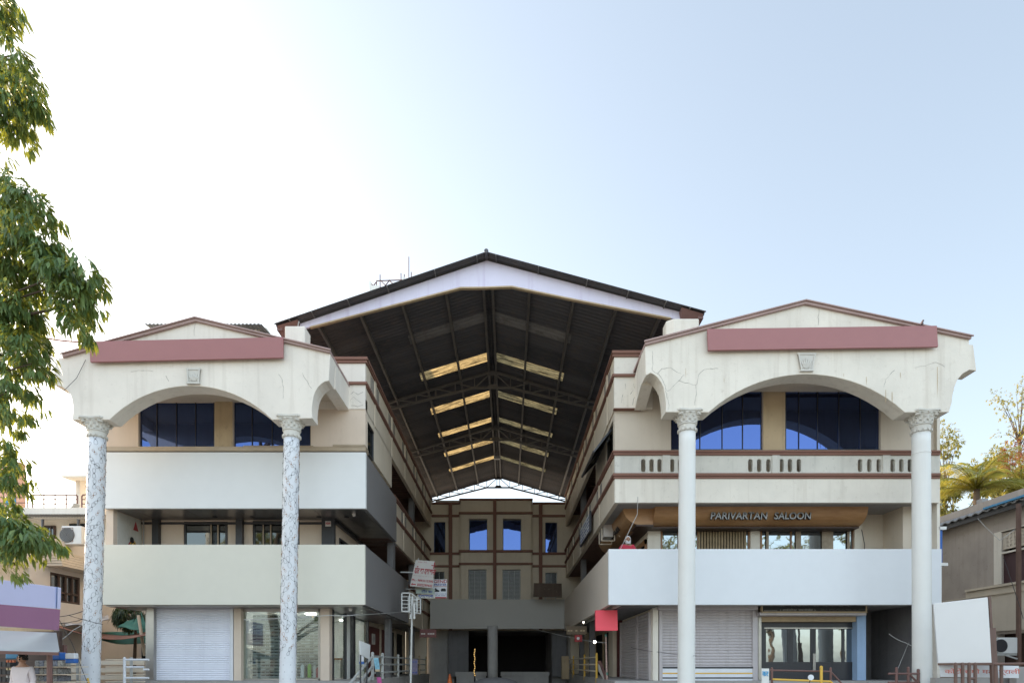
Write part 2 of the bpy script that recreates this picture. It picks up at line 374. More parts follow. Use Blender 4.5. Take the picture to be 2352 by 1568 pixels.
def arc(xa, xb, yb, ya, n=22):
    """segmental arch in picture units from (xa,yb) over apex ya to (xb,yb)"""
    c = (xa+xb)/2; h = (xb-xa)/2; rise = yb-ya; Rr = (h*h+rise*rise)/(2*rise)
    out = []
    for i in range(n+1):
        x = xa+(xb-xa)*i/n
        out.append((x, ya+Rr-math.sqrt(max(Rr*Rr-(x-c)**2, 0))))
    return out
def xz(pts, Y): return [(X(a, Y), Z(b, Y)) for a, b in pts]
def capital(parent, cx, cy, z0, z1, r):
    h = z1-z0; m = MB()
    m.lathe((cx, cy, 0), [(r*1.02, z0-.02), (r*1.10, z0+.0), (r*1.12, z0+.03), (r*1.04, z0+.05), (r*1.04, z0+h*.30), (r*1.16, z0+h*.33), (r*1.16, z0+h*.38), (r*1.08, z0+h*.41), (r*1.15, z0+h*.62), (r*1.42, z0+h*.84), (r*1.42, z0+h*.86)], 32)
    n = 14
    for i in range(n):                                # scallops hanging at the neck
        a = 2*math.pi*i/n; rr = r*1.10; t = Vector((-math.sin(a), math.cos(a), 0)); e = Vector((math.cos(a), math.sin(a), 0))
        c = Vector((cx, cy, z0+h*.10))+e*rr
        pts = [c+t*(r*.2*math.cos(q))+Vector((0, 0, -h*.13*math.sin(q))) for q in [math.pi*k/6 for k in range(7)]]
        m.add([p+e*.018 for p in pts]+[p-e*.03 for p in pts], [tuple(range(7)), tuple(range(13, 6, -1))]+[(k, k+7, (k+1) % 7+7, (k+1) % 7) for k in range(7)])
    for tier, (za, zb, nn, ph, out0, out1) in enumerate([(.40, .68, 10, 0, 1.12, 1.42), (.52, .84, 10, .31, 1.18, 1.58)]):
        for i in range(nn):
            a = 2*math.pi*i/nn+ph; e = Vector((math.cos(a), math.sin(a), 0)); t = Vector((-math.sin(a), math.cos(a), 0))
            prof = [(out0, za, .20), (out0*1.04, za+(zb-za)*.5, .26), (out0*1.12, za+(zb-za)*.85, .2), (out1, zb, .13), (out1*1.03, zb-.06, .05)]
            L = []
            for (ro, zz, wd) in prof:
                c = Vector((cx, cy, z0+h*zz))+e*(r*ro)
                L += [c-t*(r*wd), c+e*.02, c+t*(r*wd)]
            fs = []
            for k in range(len(prof)-1):
                fs += [(3*k, 3*k+1, 3*k+4, 3*k+3), (3*k+1, 3*k+2, 3*k+5, 3*k+4)]
            b = len(L); L2 = [q-e*.03 for q in L]
            m.add(L, fs); m.add(L2, [f[::-1] for f in fs])
            for k in range(len(prof)-1):
                m.quad(L[3*k], L[3*k+3], L2[3*k+3], L2[3*k]); m.quad(L[3*k+2], L2[3*k+2], L2[3*k+5], L[3*k+5])
    for i in range(4):                                # corner volutes
        a = math.pi/4+i*math.pi/2; e = Vector((math.cos(a), math.sin(a), 0)); t = Vector((-math.sin(a), math.cos(a), 0))
        c = Vector((cx, cy, z0+h*.80))+e*(r*1.55)
        m.tube(c-t*.05, c+t*.05, h*.085, 12); m.tube(c-t*.065, c+t*.065, h*.035, 8)
        m.bar(c-e*(r*.4)-Vector((0, 0, h*.2)), c+Vector((0, 0, h*.03)), .06, .03)
    for (zz0, zz1, k) in ((z0+h*.86, z0+h*.92, 1.0), (z0+h*.92, z1+.004, 1.08)):   # concave abacus
        pts = []
        for i in range(4):
            a0 = math.pi/4+i*math.pi/2
            for q in range(-1, 6):
                if q < 0: a, d = a0-.10, 1.86
                elif q == 0: a, d = a0+.10, 1.86
                else:
                    f_ = q/6; a = a0+.10+(math.pi/2-.2)*f_; d = 1.86-.62*math.sin(math.pi*f_)
                pts.append((cx+r*d*k*math.cos(a), cy+r*d*k*math.sin(a)))
        m.prism(pts, zz0, zz1, 'z')
    return m.build('capital', M['capital'], parent)
def column(root, pxt, pxb, Yc, pyt, pyc, r, mat, loops=False, seam=None):
    xt = X(pxt, Yc); xb = X(pxb, Yc); zt = Z(pyt, Yc); zc = Z(pyc, Yc); lean = (xt-xb)/(zc-Z(1568, Yc)); xb0 = xt-lean*zc
    m = MB(); prof = [(r*1.35, 0), (r*1.35, .22), (r*1.2, .3), (r*1.08, .34), (r*1.06, .4)]
    for i in range(25): prof.append((r*(1.06-.06*i/24), .45+(zc-.45)*i/24))
    m.lathe((xb0, Yc, 0), prof, 40, lean)
    col = m.build('column', mat, root, smooth=True)
    col.data.polygons.foreach_set('use_smooth', [len(p.vertices) == 4 for p in col.data.polygons])
    capital(col, xt, Yc, zc, zt, r)
    if seam:
        zs = Z(seam, Yc); s_ = MB(); s_.lathe((xb0, Yc, 0), [(r*1.035, zs-.012), (r*1.05, zs), (r*1.035, zs+.012)], 40, lean); s_.build('joint_ring', mat, col)
    if loops:
        dk = MB(); cp = MB(); rr = random.Random(int(pxt))
        z = zc-.12; row = 0
        while z > Z(1505, Yc):
            n = 5
            for i in range(n):
                a = 2*math.pi*(i+.5*(row % 2))/n+rr.uniform(-.16, .16); zz = z+rr.uniform(-.04, .04)
                tl = rr.uniform(-.75, .75); b = cp if rr.random() < .32 else dk; L = rr.uniform(.078, .118)*(.72 if b is cp else 1)
                for sgn in (-1, 1):
                    pts = []
                    for k in range(9):
                        q = 2*math.pi*k/8; u = L*(1-math.cos(q))/2*1.25; v_ = L*.52*math.sin(q)*(.4+.6*(1-math.cos(q))/2)
                        ua = sgn*u*math.sin(tl)+v_*math.cos(tl); uz = sgn*u*math.cos(tl)-v_*math.sin(tl)
                        z2 = zz+uz; rad = r*(1.06-.06*(z2-.45)/(zc-.45))+.004; t = a+ua/rad
                        pts.append(Vector((xb0+lean*z2+rad*math.cos(t), Yc+rad*math.sin(t), z2)))
                    b.path(pts, .0028, 3)
                p = Vector((xb0+lean*zz+(r*1.04)*math.cos(a), Yc+(r*1.04)*math.sin(a), zz)); b.ball(p, .014, n=6, m=4)
            z -= .135; row += 1
        while z > .5:
            for i in range(7):
                a = 2*math.pi*i/7+.2*(row % 2); rad = r*1.055
                p = Vector((xb0+lean*z+rad*math.cos(a), Yc+rad*math.sin(a), z)); dk.ball(p, .009, n=5, m=3)
            z -= .17; row += 1
        dk.build('wire_loops', M['loopw'], col); cp.build('wire_loops', M['wire_o'], col)
    return col
def keystone(root, cx, y0, y1, wt, wb, Y):
    m = MB(); a, b, c, d = cx-wt/2, cx+wt/2, cx+wb/2, cx-wb/2
    m.prism(xz([(a, y0), (b, y0), (c, y1), (d, y1)], Y), Y-.035, Y+.01)
    m.prism(xz([(a-1.5, y0-1), (b+1.5, y0-1), (b+1, y0+3), (a-1, y0+3)], Y), Y-.05, Y)
    m.prism(xz([(d-2, y1-3), (c+2, y1-3), (c+2, y1+1), (d-2, y1+1)], Y), Y-.06, Y)
    for s_ in (-1, 1):
        m.prism(xz([(cx+s_*wt/2, y0), (cx+s_*(wt/2-3), y0), (cx+s_*(wb/2-3), y1), (cx+s_*wb/2, y1)], Y), Y-.055, Y)
    hh = (y1-y0)
    for k, (dx, tilt) in enumerate([(0, 0), (-4, -.22), (4, .22), (-8, -.4), (8, .4)]):
        q0 = P(cx+dx*.35, y1-7, Y-.045); q1 = P(cx+dx+tilt*10, y0+8+abs(dx)*.7, Y-.045)
        m.tube(q0, (q0+q1)/2, .012, 6, .028); m.tube((q0+q1)/2, q1, .028, 6, .006)
    for s_ in (-1, 1):
        m.path([P(cx+s_*2, y1-8, Y-.045), P(cx+s_*7, y1-12, Y-.05), P(cx+s_*9, y1-8, Y-.05), P(cx+s_*6, y1-5, Y-.05)], .014, 5)
    return m.build('keystone', M['capital'], root)
def window(root, px0, px1, py0, py1, Y, mulls, glass, fr, fw=.05, ax='y', name='window', trans=()):
    """fixed window: frame part with one pane child per light; ax 'x': px are depths and Y is the wall plane"""
    if ax == 'y': u0, u1, z0, z1 = X(px0, Y), X(px1, Y), Z(py1, Y), Z(py0, Y); ms = [X(q, Y) for q in mulls]
    else: u0, u1, z0, z1 = px0, px1, py1, py0; ms = list(mulls)
    if z0 > z1: z0, z1 = z1, z0
    f = MB()
    def bx(a, b, c, d, w0, w1):
        if ax == 'y': f.box(a, b, w0, w1, c, d)
        else: f.box(w0, w1, a, b, c, d)
    s_ = 1 if ax != 'xr' else -1
    W0, W1 = (Y-.02, Y+.05) if ax in ('y', 'x') else (Y-.05, Y+.02)
    bx(u0, u1, z1-fw, z1, W0, W1); bx(u0, u1, z0, z0+fw, W0, W1)
    bx(u0, u0+fw, z0+fw, z1-fw, W0, W1); bx(u1-fw, u1, z0+fw, z1-fw, W0, W1)
    for q in ms: bx(q-fw*.35, q+fw*.35, z0+fw, z1-fw, W0+.006, W1-.006)
    for t in trans: bx(u0+fw, u1-fw, Z(t, Y)-fw*.35, Z(t, Y)+fw*.35, W0+.003, W1-.003)
    fo = f.build(name, fr, root)
    ed = [u0+fw*.5]+ms+[u1-fw*.5]
    for a, b in zip(ed[:-1], ed[1:]):
        p = MB(); t = rnd.uniform(-.004, .004)*(b-a)
        if ax == 'y': p.hexa([(a, Y+.02, z0+fw*.5), (b, Y+.02+t, z0+fw*.5), (b, Y+.02+t, z1-fw*.5), (a, Y+.02, z1-fw*.5)], [(a, Y+.03, z0+fw*.5), (b, Y+.03+t, z0+fw*.5), (b, Y+.03+t, z1-fw*.5), (a, Y+.03, z1-fw*.5)])
        else: p.box(Y-.005, Y+.005, a, b, z0+fw*.5, z1-fw*.5)
        p.build('pane', glass, fo)
    return fo
def shutter(root, u0, u1, z0, z1, w_, mat, ax='y', sgn=-1, pitch=.085):
    m = MB(); n = int((z1-z0)/pitch); vs_ = []; seq = []
    for i in range(n):
        zb = z0+(z1-z0)*i/n; d = (z1-z0)/n
        for q in range(5): seq.append((zb+d*q/5, .022*math.sin(math.pi*q/5)))
    seq.append((z1, 0))
    for zz, of in seq:
        for u in (u0, u1): vs_.append((u, w_+sgn*of, zz) if ax == 'y' else (w_+sgn*of, u, zz))
    m.add(vs_, [(2*i, 2*i+1, 2*i+3, 2*i+2) for i in range(len(seq)-1)])
    o = m.build('shutter', mat, root)
    f = MB()
    for u in (u0, u1):
        if ax == 'y': f.box(u-.045, u+.045, w_-.05, w_+.04, z0, z1)
        else: f.box(w_-.05, w_+.05, u-.045, u+.045, z0, z1)
    f.build('guide_rail', M['pipew'] if mat is M['shutL'] else M['shutR'], o)
    return o
def cracks(root, lines, Y, r=.0045, name='crack'):
    m = MB()
    for ln in lines:
        pts = []
        for (a, b), (c, d) in zip(ln[:-1], ln[1:]):
            k = max(2, int(math.hypot(c-a, d-b)/6))
            for i in range(k):
                t = i/k; pts.append((a+(c-a)*t+rnd.uniform(-1.2, 1.2), b+(d-b)*t+rnd.uniform(-1.2, 1.2)))
        pts.append(ln[-1])
        for p, q in zip(pts[:-1], pts[1:]):
            w_ = .35*rnd.uniform(.5, 1.4)
            dx, dy = q[0]-p[0], q[1]-p[1]; L = math.hypot(dx, dy) or 1; nx, ny = -dy/L*w_, dx/L*w_
            m.quad(P(p[0]+nx, p[1]+ny, Y), P(q[0]+nx, q[1]+ny, Y), P(q[0]-nx, q[1]-ny, Y), P(p[0]-nx, p[1]-ny, Y))
    return m.build(name, M['crack'], root)
def side_parapet(root, xf, sgn, z0, z1, zm, y0, y1, mat, posts, name='parapet', slotz=None):
    """parapet along the atrium; xf = face, sgn = +1 when the face looks to +X"""
    m = MB(); m.box(xf, xf-sgn*.12, y0, y1, z0, z1-.06)
    p_ = m.build(name, mat, root)
    t = MB(); t.box(xf+sgn*.07, xf-sgn*.16, y0-.07, y1, z1-.075, z1); t.box(xf+sgn*.045, xf-sgn*.14, y0-.045, y1, z1-.12, z1-.075)
    t.box(xf+sgn*.06, xf-.0*sgn, y0-.06, y1, zm-.045, zm+.03); t.box(xf+sgn*.035, xf, y0-.035, y1, zm-.08, zm-.045)
    t.build('moulding', M['maroon'], p_)
    q = MB(); s_ = MB()
    for py in posts:
        q.box(xf+sgn*.03, xf, py-.09, py+.09, zm+.03, z1-.12); q.box(xf+sgn*.022, xf, py-.05, py+.05, z0, zm-.08)
        for d in (-.50, -.36, -.22, .22, .36, .50):
            if y0+.1 < py+d < y1-.1:
                s_.box(xf+sgn*.006, xf-sgn*.02, py+d-.035, py+d+.035, zm+.09, z1-.17)
    if q.v: q.build('pilaster', mat, p_)
    if s_.v: s_.build('slot', M['darkconc'], p_)
    return p_
# ================================================================== LEFT BLOCK
YF = 14.73; YB = 15.19; YW = 16.5
LB = thing('commercial_building', 'left arcade block with arched portico on two wire-wrapped columns', 'building', (-7.4, 16.5, 0))
outl = [(717, 960), (716, 943), (717, 928), (720, 910), (724, 899), (730, 889), (738, 881), (746, 876), (755, 873.8), (759, 806), (451.9, 734), (148, 817), (142, 822), (133, 822), (132.8, 832), (126, 832), (124, 884), (142, 887), (155, 897), (162, 907), (166, 920), (168, 935), (167, 950), (165.4, 964)]
fas = MB(); fas.prism(xz(outl+arc(251.3, 625, 963.5, 886), YF), YF, YB); po = fas.build('portico', M['white'], LB, bevel=.012)
m = MB(); m.hexa([(-4.31, YB, 8.45), (-4.62, YB, 8.45), (-4.62, YB, 9.12), (-4.31, YB, 9.16)], [(-4.31, YW-.002, 8.47), (-4.62, YW-.002, 8.47), (-4.62, YW-.002, 9.15), (-4.31, YW-.002, 9.2)])
m.hexa([(-10.77, YB, 8.45), (-10.47, YB, 8.45), (-10.47, YB, 9.12), (-10.77, YB, 9.12)], [(-10.77, YW, 8.47), (-10.47, YW, 8.47), (-10.47, YW, 9.15), (-10.77, YW, 9.15)])
m.build('side_beam', M['white'], po)
m = MB(); m.box(-10.45, -4.63, YB, YW+.02, 8.70, 8.80); m.build('ceiling', M['beige'], po)
cp = MB()
top = [(759.5, 806), (451.9, 732.2), (147, 816)]; bot = [(147, 823), (451.9, 740.5), (759.5, 813)]
ys = (YF-.07, 18.4)
cp.prism(xz(top+bot, YF), YF-.07, 18.4); cp.prism(xz([(762, 805.5), (451.9, 731.2), (144, 815.4), (144, 818), (451.9, 734.5), (762, 809)], YF), YF-.11, YF-.07)
cp.build('coping', M['coping'], LB, bevel=.008)
keystone(po, 446, 848, 882, 31, 26, YF)
cracks(po, [[(640, 860), (648, 872), (652, 890), (650, 915)], [(447.9, 741), (446, 771)], [(694, 855), (702, 872), (716, 892)], [(300, 853), (330, 850), (352, 853)], [(380, 905-42), (388, 875)]], YF-.003)
column(LB, 223.5, 208, 14.96, 965, 1006, .190, M['column_w'], loops=True)
column(LB, 670, 660.5, 14.96, 961, 1006, .186, M['column_w'], loops=True)
# upper floor
W = MB(); h1 = (X(317.7, YW), X(492.7, YW), Z(1030, YW), Z(922, YW)); h2 = (X(535, YW), X(713.5, YW), Z(1030, YW), Z(921, YW))
W.wall(X(240, YW), -3.87, 7.2, 8.78, YW, YW+.2, [h1, h2]); W.build('wall', M['peach'], LB)
window(LB, 317.7, 492.7, 922, 1030, YW+.07, [360, 405, 449], M['blueglass'], M['dark'], .018)
window(LB, 535, 713.5, 921, 1030, YW+.07, [579, 625, 669], M['blueglass'], M['dark'], .018)
m = MB(); m.pbox(493.6, 534, 922, 1030, YW-.012, .05); m.build('pier', M['ochre'], LB)
m = MB(); m.box(X(238, 16.4), -3.84, 16.38, 16.72, 7.33, 7.45); m.box(X(560, 16.4), X(720, 16.4), 16.36, 16.7, 7.45, 7.468); m.box(X(765, 16.4), -3.86, 16.36, 16.7, 7.45, 7.50); m.build('ledge', M['tanmetal'], LB)
# roof parapet (front return and along the atrium)
m = MB(); m.box(-5.6, -3.87, YW-.02, YW+.1, 8.5, 9.86); m.build('parapet', M['white'], LB)
m = MB(); m.box(-5.6, -3.80, YW-.10, YW+.1, 9.80, 9.88); m.box(-5.6, -3.82, YW-.065, YW+.1, 9.73, 9.80); m.box(-5.6, -3.81, YW-.08, YW, 9.15, 9.22); m.build('moulding', M['maroon'], LB, bevel=.01)
cracks(LB, [[(806, 905), (812, 900), (822, 905), (834, 900)], [(803, 921), (812, 912), (830, 925)], [(808, 930), (822, 934), (834, 930)]], YW-.024)
side_parapet(LB, -3.87, 1, 8.47, 9.88, 9.18, YW+.1, 30.5, M['side'], [17.65+2.55*i for i in range(6)])
# slabs, core
m = MB(); m.box(-10.9, -4.0, YW+.2, 30.5, 8.79, 8.95); m.box(-10.9, -3.99, 16.62, 30.5, 5.86, 6.05); m.box(-10.9, -3.99, 16.62, 30.5, 3.24, 3.42)
m.build('floor_slab', M['concrete'], LB)
m = MB(); m.box(-10.9, -5.15, 18.02, 30.5, 3.42, 5.86); m.box(-10.9, -5.15, 20.2, 30.5, 6.05, 8.79); m.box(-10.88, -4.05, YW+.25, 20.2, 6.05, 8.79)
m.box(-10.15, -7.62, 17.85, 30.5, 0, 3.24); m.box(-7.62, -5.15, 22.02, 30.5, 0, 3.24); m.build('inner_wall', M['side'], LB)
m = MB()
m.box(-10.9, -10.7, YW, 18.0, 3.4, 5.86); m.box(-10.9, -3.99, 16.2+.6, 30.4, 8.74, 8.788)
m.build('end_wall', M['peach'], LB)
m = MB(); m.wall(YW+.2, 20.2, 7.45, 8.5, -3.87, -4.05, [(16.75, 17.55, 7.45, 8.28)], 'x'); m.build('wall', M['side'], LB)
window(LB, 16.75, 17.55, 8.28, 7.45, -3.93, [], M['glassD'], M['dark'], .03, 'x')
m = MB()
for i in range(40): m.box(-3.99, -5.14, 20.35+i*.25, 20.41+i*.25, 8.66, 8.74); m.box(-3.99, -5.14, 20.35+i*.25, 20.41+i*.25, 5.78, 5.86)
m.build('ceiling_rib', M['brownpost'], LB)
side_parapet(LB, -3.93, 1, 5.83, 7.38, 6.70, 20.8, 30.5, M['side'], [20.3+2.55*i for i in range(4)])
side_parapet(LB, -3.95, 1, 3.2, 4.72, 4.05, 23.4, 30.5, M['side'], [25.4, 27.9])
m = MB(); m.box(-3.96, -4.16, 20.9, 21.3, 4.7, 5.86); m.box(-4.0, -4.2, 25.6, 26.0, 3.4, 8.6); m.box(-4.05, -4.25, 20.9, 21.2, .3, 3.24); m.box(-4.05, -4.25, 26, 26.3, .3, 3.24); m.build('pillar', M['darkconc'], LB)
# parapet bodies behind the sign panels
m = MB(); m.box(-10.9, -3.93, 16.52, 16.64, 5.83, 7.33); m.box(-3.93, -4.05, 16.64, 20.8, 5.83, 7.33); m.box(-10.95, -3.98, 16.52, 16.64, 3.2, 4.7); m.box(-3.98, -4.1, 16.64, 23.4, 3.2, 4.7); m.build('parapet', M['old'], LB)
# first floor
Y1 = 17.8; W = MB()
hs = [(X(421.5, Y1), X(523.4, Y1), 3.5, Z(1197, Y1)), (X(580, Y1), X(688, Y1), 3.5, Z(1195, Y1))]
W.wall(-10.7, -5.09, 3.42, 5.86, Y1, Y1+.15, hs); W.build('wall', M['peach'], LB)
window(LB, 421.5, 523.4, 1197, 1345, Y1+.05, [484.5, 500.5], M['glassD'], M['dark'], .07)
window(LB, 580, 688, 1195, 1345, Y1+.05, [604.5, 621.5], M['glassD'], M['dark'], .07)
m = MB()
for a in (484.5, 500.5, 604.5, 621.5): m.pbox(a-1.3, a+1.3, 1200, 1345, Y1+.015, .03)
m.build('sash_bar', M['tanmetal'], LB)
m = MB()
for a, b in ((348.7, 363.6), (541, 556), (738.6, 768)): m.pbox(a, b, 1190, 1345, Y1-.14, .14)
m.box(X(289, Y1), X(768, Y1), Y1-.06, Y1, 5.68, 5.74); m.build('dark_pier', M['dark'], LB)
m = MB(); m.wall(Y1, 22.0, 3.42, 5.86, -5.09, -5.15, [(18.3, 21.6, 3.42, 5.40)], 'x'); m.build('wall', M['peach'], LB)
window(LB, 18.3, 21.6, 5.40, 3.44, -5.11, [19.9], M['glassD'], M['dark'], .06, 'x')
m = MB(); m.box(-5.0, -5.09, Y1, 22, 5.70, 5.78); m.build('trim', M['dark'], LB)
# soffit of metal panels under both sign bands
m = MB()
for zz in (5.80, 3.17):
    x0 = -10.9
    for i in range(10):
        a = -10.9+i*.70; m.box(a+.006, min(a+.694, -3.95), 16.5, Y1+.0, zz+rnd.uniform(0, .004), zz+.03)
    for i in range(4 if zz > 5 else 6): m.box(-5.12, -3.95, Y1+.01+i*.95, Y1+.94+i*.95, zz+rnd.uniform(0, .004), zz+.03)
m.build('soffit_panel', M['alu'], LB)
m = MB()
for (px, py) in ((507, 1190), (591, 1190), (741, 1189), (803, 1213)):
    c = P(px, py, 16.5+(1.2)); m.lathe((c.x, 17.35, 5.785), [(.07, 0), (.07, .012)], 14)
m.build('downlight', M['dark'], LB)
m = MB(); c = P(814, 1189, 17.0); m.ball((c.x, 16.95, 5.77), .05, sz=1.3); c = P(906, 1390, 17); m.ball((X(906-105+5, 17), 16.95, 3.13), .05, sz=1.2); m.build('bulb', M['paper'], LB)
# mural end wall of the first floor balcony
m = MB(); m.box(-10.695, -10.69, 16.66, 17.78, 3.45, 5.78); mu = m.build('mural', M['old'], LB)
def mur(a, z, sx=0): return (-10.684+sx, 16.7+a*1.05, 4.6+z*1.1)
m = MB(); m.add([mur(.1, 0), mur(.5, 0), mur(.5, .45)], [(0, 1, 2)]); m.add([mur(.62, .75), mur(.86, .75), mur(.73, 1.0)], [(0, 1, 2)]); m.add([mur(.1, -.5), mur(.9, -.5), mur(.9, -.1), mur(.1, -.1)], [(0, 1, 2, 3)]); m.build('mural_shape', M['redink'], mu)
m = MB(); m.ball((-10.68, 17.35, 4.95), .17, sx=.03, sy=.9, sz=1.1); m.build('mural_shape', M['yellow'], mu)
m = MB(); m.ball((-10.672, 17.28, 5.12), .09, sx=.06); m.path([mur(.35, .2, .01), mur(.6, .45, .01), mur(.8, .3, .01)], .012); m.build('mural_shape', M['blackink'], mu)
m = MB(); m.tube((-10.6, 17.7, 3.4), (-10.6, 17.7, 5.8), .02); m.box(-10.6, X(362, 17.6), 17.45, 17.6, 4.6, 4.68); m.build('pipe', M['concrete'], LB)
# ground floor
Y0 = 17.3; zc = 3.22
m = MB(); m.pbox(337, 353, 1380, 1568, Y0-.25, .3); m.box(-10.6, X(337, Y0), Y0+.5, Y0+.6, .0, 3.2); m.build('steel_pillar', M['steel'], LB)
m = MB(); m.pbox(537, 553.5, 1380, 1575, Y0-.15, .3); m.pbox(735.6, 756.5, 1380, 1575, Y0-.15, .3); m.build('pillar', M['peach'], LB)
shutter(LB, X(355, Y0), X(537, Y0), 1.15, zc, Y0-.1, M['shutL'], pitch=.06)
m = MB(); m.pbox(353, 537, 1386, 1393, Y0-.3, .25); m.build('shutter_box', M['shutL'], LB)
sf = MB()   # glazed shop frame
sf.box(X(553.5, Y0), X(735.6, Y0), Y0, Y0+.05, 3.1, 3.22)
for a in (555.5, 733): sf.pbox(a-2, a+2, 1397, 1568, Y0, .05)
sf.box(X(553.5, Y0), X(735.6, Y0), Y0, Y0+.06, .95, 1.2); sf.build('shop_frame', M['steel'], LB)
m = MB(); m.box(X(556, Y0), X(733, Y0), Y0+.02, Y0+.03, 1.2, 3.1); m.build('shop_glass', M['glassC'], LB)
m = MB(); m.box(-5.10, -5.09, 17.5, 21.9, 1.2, 3.15); m.build('shop_glass', M['glassC'], LB)
m = MB(); m.box(-5.16, -5.02, 17.42, 17.56, 1.15, 3.22); m.box(-5.14, -5.04, 18.95, 19.0, 1.15, 3.22); m.box(-5.16, -5.02, 19.75, 20.0, 1.15, 3.22); m.box(-5.14, -5.04, 21.9, 22.0, 1.15, 3.22); m.build('door_frame', M['dark'], LB)
m = MB(); m.box(-5.18, -5.03, 19.05, 19.35, 1.15, 3.22); m.build('pillar', M['column'], LB)
m = MB(); m.box(-7.6, -5.2, 21.95, 22.0, 1.15, 3.2); m.box(-7.62, -7.58, 17.35, 22, 1.15, 3.2); m.box(-7.6, -5.2, 17.4, 22, 3.12, 3.2); m.box(-7.6, -5.2, 17.4, 22, 1.10, 1.16)
m.build('shop_interior', M['acw'], LB)
m = MB()
for (x, y) in ((-5.9, 18.2), (-5.9, 19.4), (-6.7, 18.6), (-6.5, 20.4), (-5.6, 20.8)): m.box(x-.14, x+.14, y-.05, y+.05, 3.09, 3.115)
m.build('ceiling_lamp', M['tube'], LB)
m = MB()
for (x, y) in ((-5.75, 17.9), (-5.62, 18.1), (-5.9, 18.3), (-5.5, 18.5)): m.ball((x, y, 3.0), .03)
m.build('pendant_lamp', M['bulbw'], LB)
# the doors beyond the glazed shop
m = MB(); m.box(-5.14, -5.08, 22.2, 24.0, 1.15, 3.0); m.box(-5.14, -5.08, 24.3, 25.2, 1.15, 3.0); m.build('red_door', plain('dark_red_door', (.16, .04, .035), .5), LB)
m = MB(); m.box(-5.14, -5.05, 24.02, 24.25, 1.15, 3.1); m.box(-5.14, -5.0, 25.4, 25.8, 1.15, 3.1); m.box(-5.14, -5.0, 27.0, 27.3, 1.15, 3.1); m.build('pilaster', M['side'], LB)
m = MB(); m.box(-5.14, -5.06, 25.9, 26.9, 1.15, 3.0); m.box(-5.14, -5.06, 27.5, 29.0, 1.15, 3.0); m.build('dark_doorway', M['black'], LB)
# roof post behind the portico
m = MB(); m.box(X(653.6, 15.3), X(700.4, 15.3), 15.3, 15.75, 8.8, Z(748, 15.3)); m.build('roof_post', M['white'], LB, bevel=.03)
m = MB(); m.tube(P(684, 750, 15.4), P(687, 738, 15.4), .015); m.build('rebar', M['concrete'], LB)
# tank room on the roof
m = MB(); m.box(X(345, 22), X(612, 22), 22, 26, 8.9, Z(752, 22)); m.build('roof_room', M['cream'], LB)
m = MB(); m.box(X(352, 21.9), X(600, 21.9), 21.7, 21.8, Z(757, 21.7), Z(750, 21.7)); m.box(X(575, 21.8), X(581, 21.8), 21.72, 21.82, 8.9, Z(755, 21.7)); m.build('roof_frame', M['side'], LB)
m = MB(); ns = 120
vs_ = []
for i in range(ns+1):
    x = X(333, 21.3)+(X(600, 21.3)-X(333, 21.3))*i/ns; dz = .018*math.sin(i*1.57)
    vs_ += [(x, 21.3, Z(743, 21.3)+dz), (x, 26.5, Z(743, 21.3)+.5+dz), (x, 26.5, Z(743, 21.3)+.47+dz), (x, 21.3, Z(743, 21.3)-.03+dz)]
m.add(vs_, [(4*i+j, 4*i+4+j, 4*i+4+(j+1) % 4, 4*i+(j+1) % 4) for i in range(ns) for j in range(4)])
m.build('roof_sheet', M['roofg'], LB)
# ================================================================== RIGHT BLOCK
YR = 15.1; YRB = 15.6
RB = thing('commercial_building', 'right arcade block with arched portico on two plain white columns', 'building', (7.2, 16.5, 0))
outl = [(1529, 946), (1530, 935), (1529, 921), (1527, 905), (1524, 889), (1518, 877), (1511, 867), (1503, 860), (1494, 856), (1483, 862.8), (1481.8, 789), (1847.5, 695), (2226, 777), (2226, 790.5), (2235.6, 791.5), (2243, 851), (2227, 849), (2211, 858), (2200, 871), (2193, 887), (2188.5, 905), (2186, 926), (2180, 946)]
fas = MB(); fas.prism(xz(outl+arc(1628, 2078.5, 946.5, 859.3)[::-1], YR), YR, YRB); po = fas.build('portico', M['cream'], RB, bevel=.012)
m = MB(); xa = X(1482.5, YR)
m.hexa([(xa, YRB, Z(862.8, YR)), (xa+.3, YRB, Z(862.8, YR)), (xa+.3, YRB, Z(795, YR)), (xa, YRB, Z(789, YR))], [(3.41, YW-.002, 8.47), (3.7, YW-.002, 8.47), (3.7, YW-.002, 9.3), (3.41, YW-.002, 9.34)])
m.box(11.1, 11.4, YRB, YW, 8.6, 9.3); m.build('side_beam', M['cream'], po)
m = MB(); m.box(xa+.3, 11.1, YRB, YW+.02, 8.98, 9.08); m.build('ceiling', M['beige'], po)
cp = MB()
cp.prism(xz([(1481, 787), (1847.5, 693), (2227, 774.5), (2227, 781), (1847.5, 701), (1481, 795)], YR), YR-.07, 18.4)
cp.prism(xz([(1478, 786), (1847.5, 692), (2230, 774), (2230, 777), (1847.5, 695), (1478, 790)], YR), YR-.11, YR-.07); cp.build('coping', M['coping'], RB, bevel=.008)
keystone(po, 1851.5, 813, 853, 41, 26, YR)
cracks(po, [[(1498, 805), (1500, 830), (1497, 850), (1513, 860), (1522, 873), (1529, 890), (1532, 898), (1541, 893), (1558, 874), (1572, 860)],
            [(1510, 858), (1520, 847), (1540, 843), (1555, 855), (1565, 858)], [(1558, 875), (1580, 880), (1599, 884), (1605, 860), (1618, 848), (1650, 846)],
            [(1529, 898), (1533, 912), (1538, 930), (1534, 942)], [(1599, 884), (1600, 905), (1596, 930)], [(2030, 888), (2035, 870), (2055, 850)], [(2100, 845), (2130, 838), (2150, 832), (2170, 842)], [(1881, 701), (1879, 747)]], YR-.003)
m = MB()
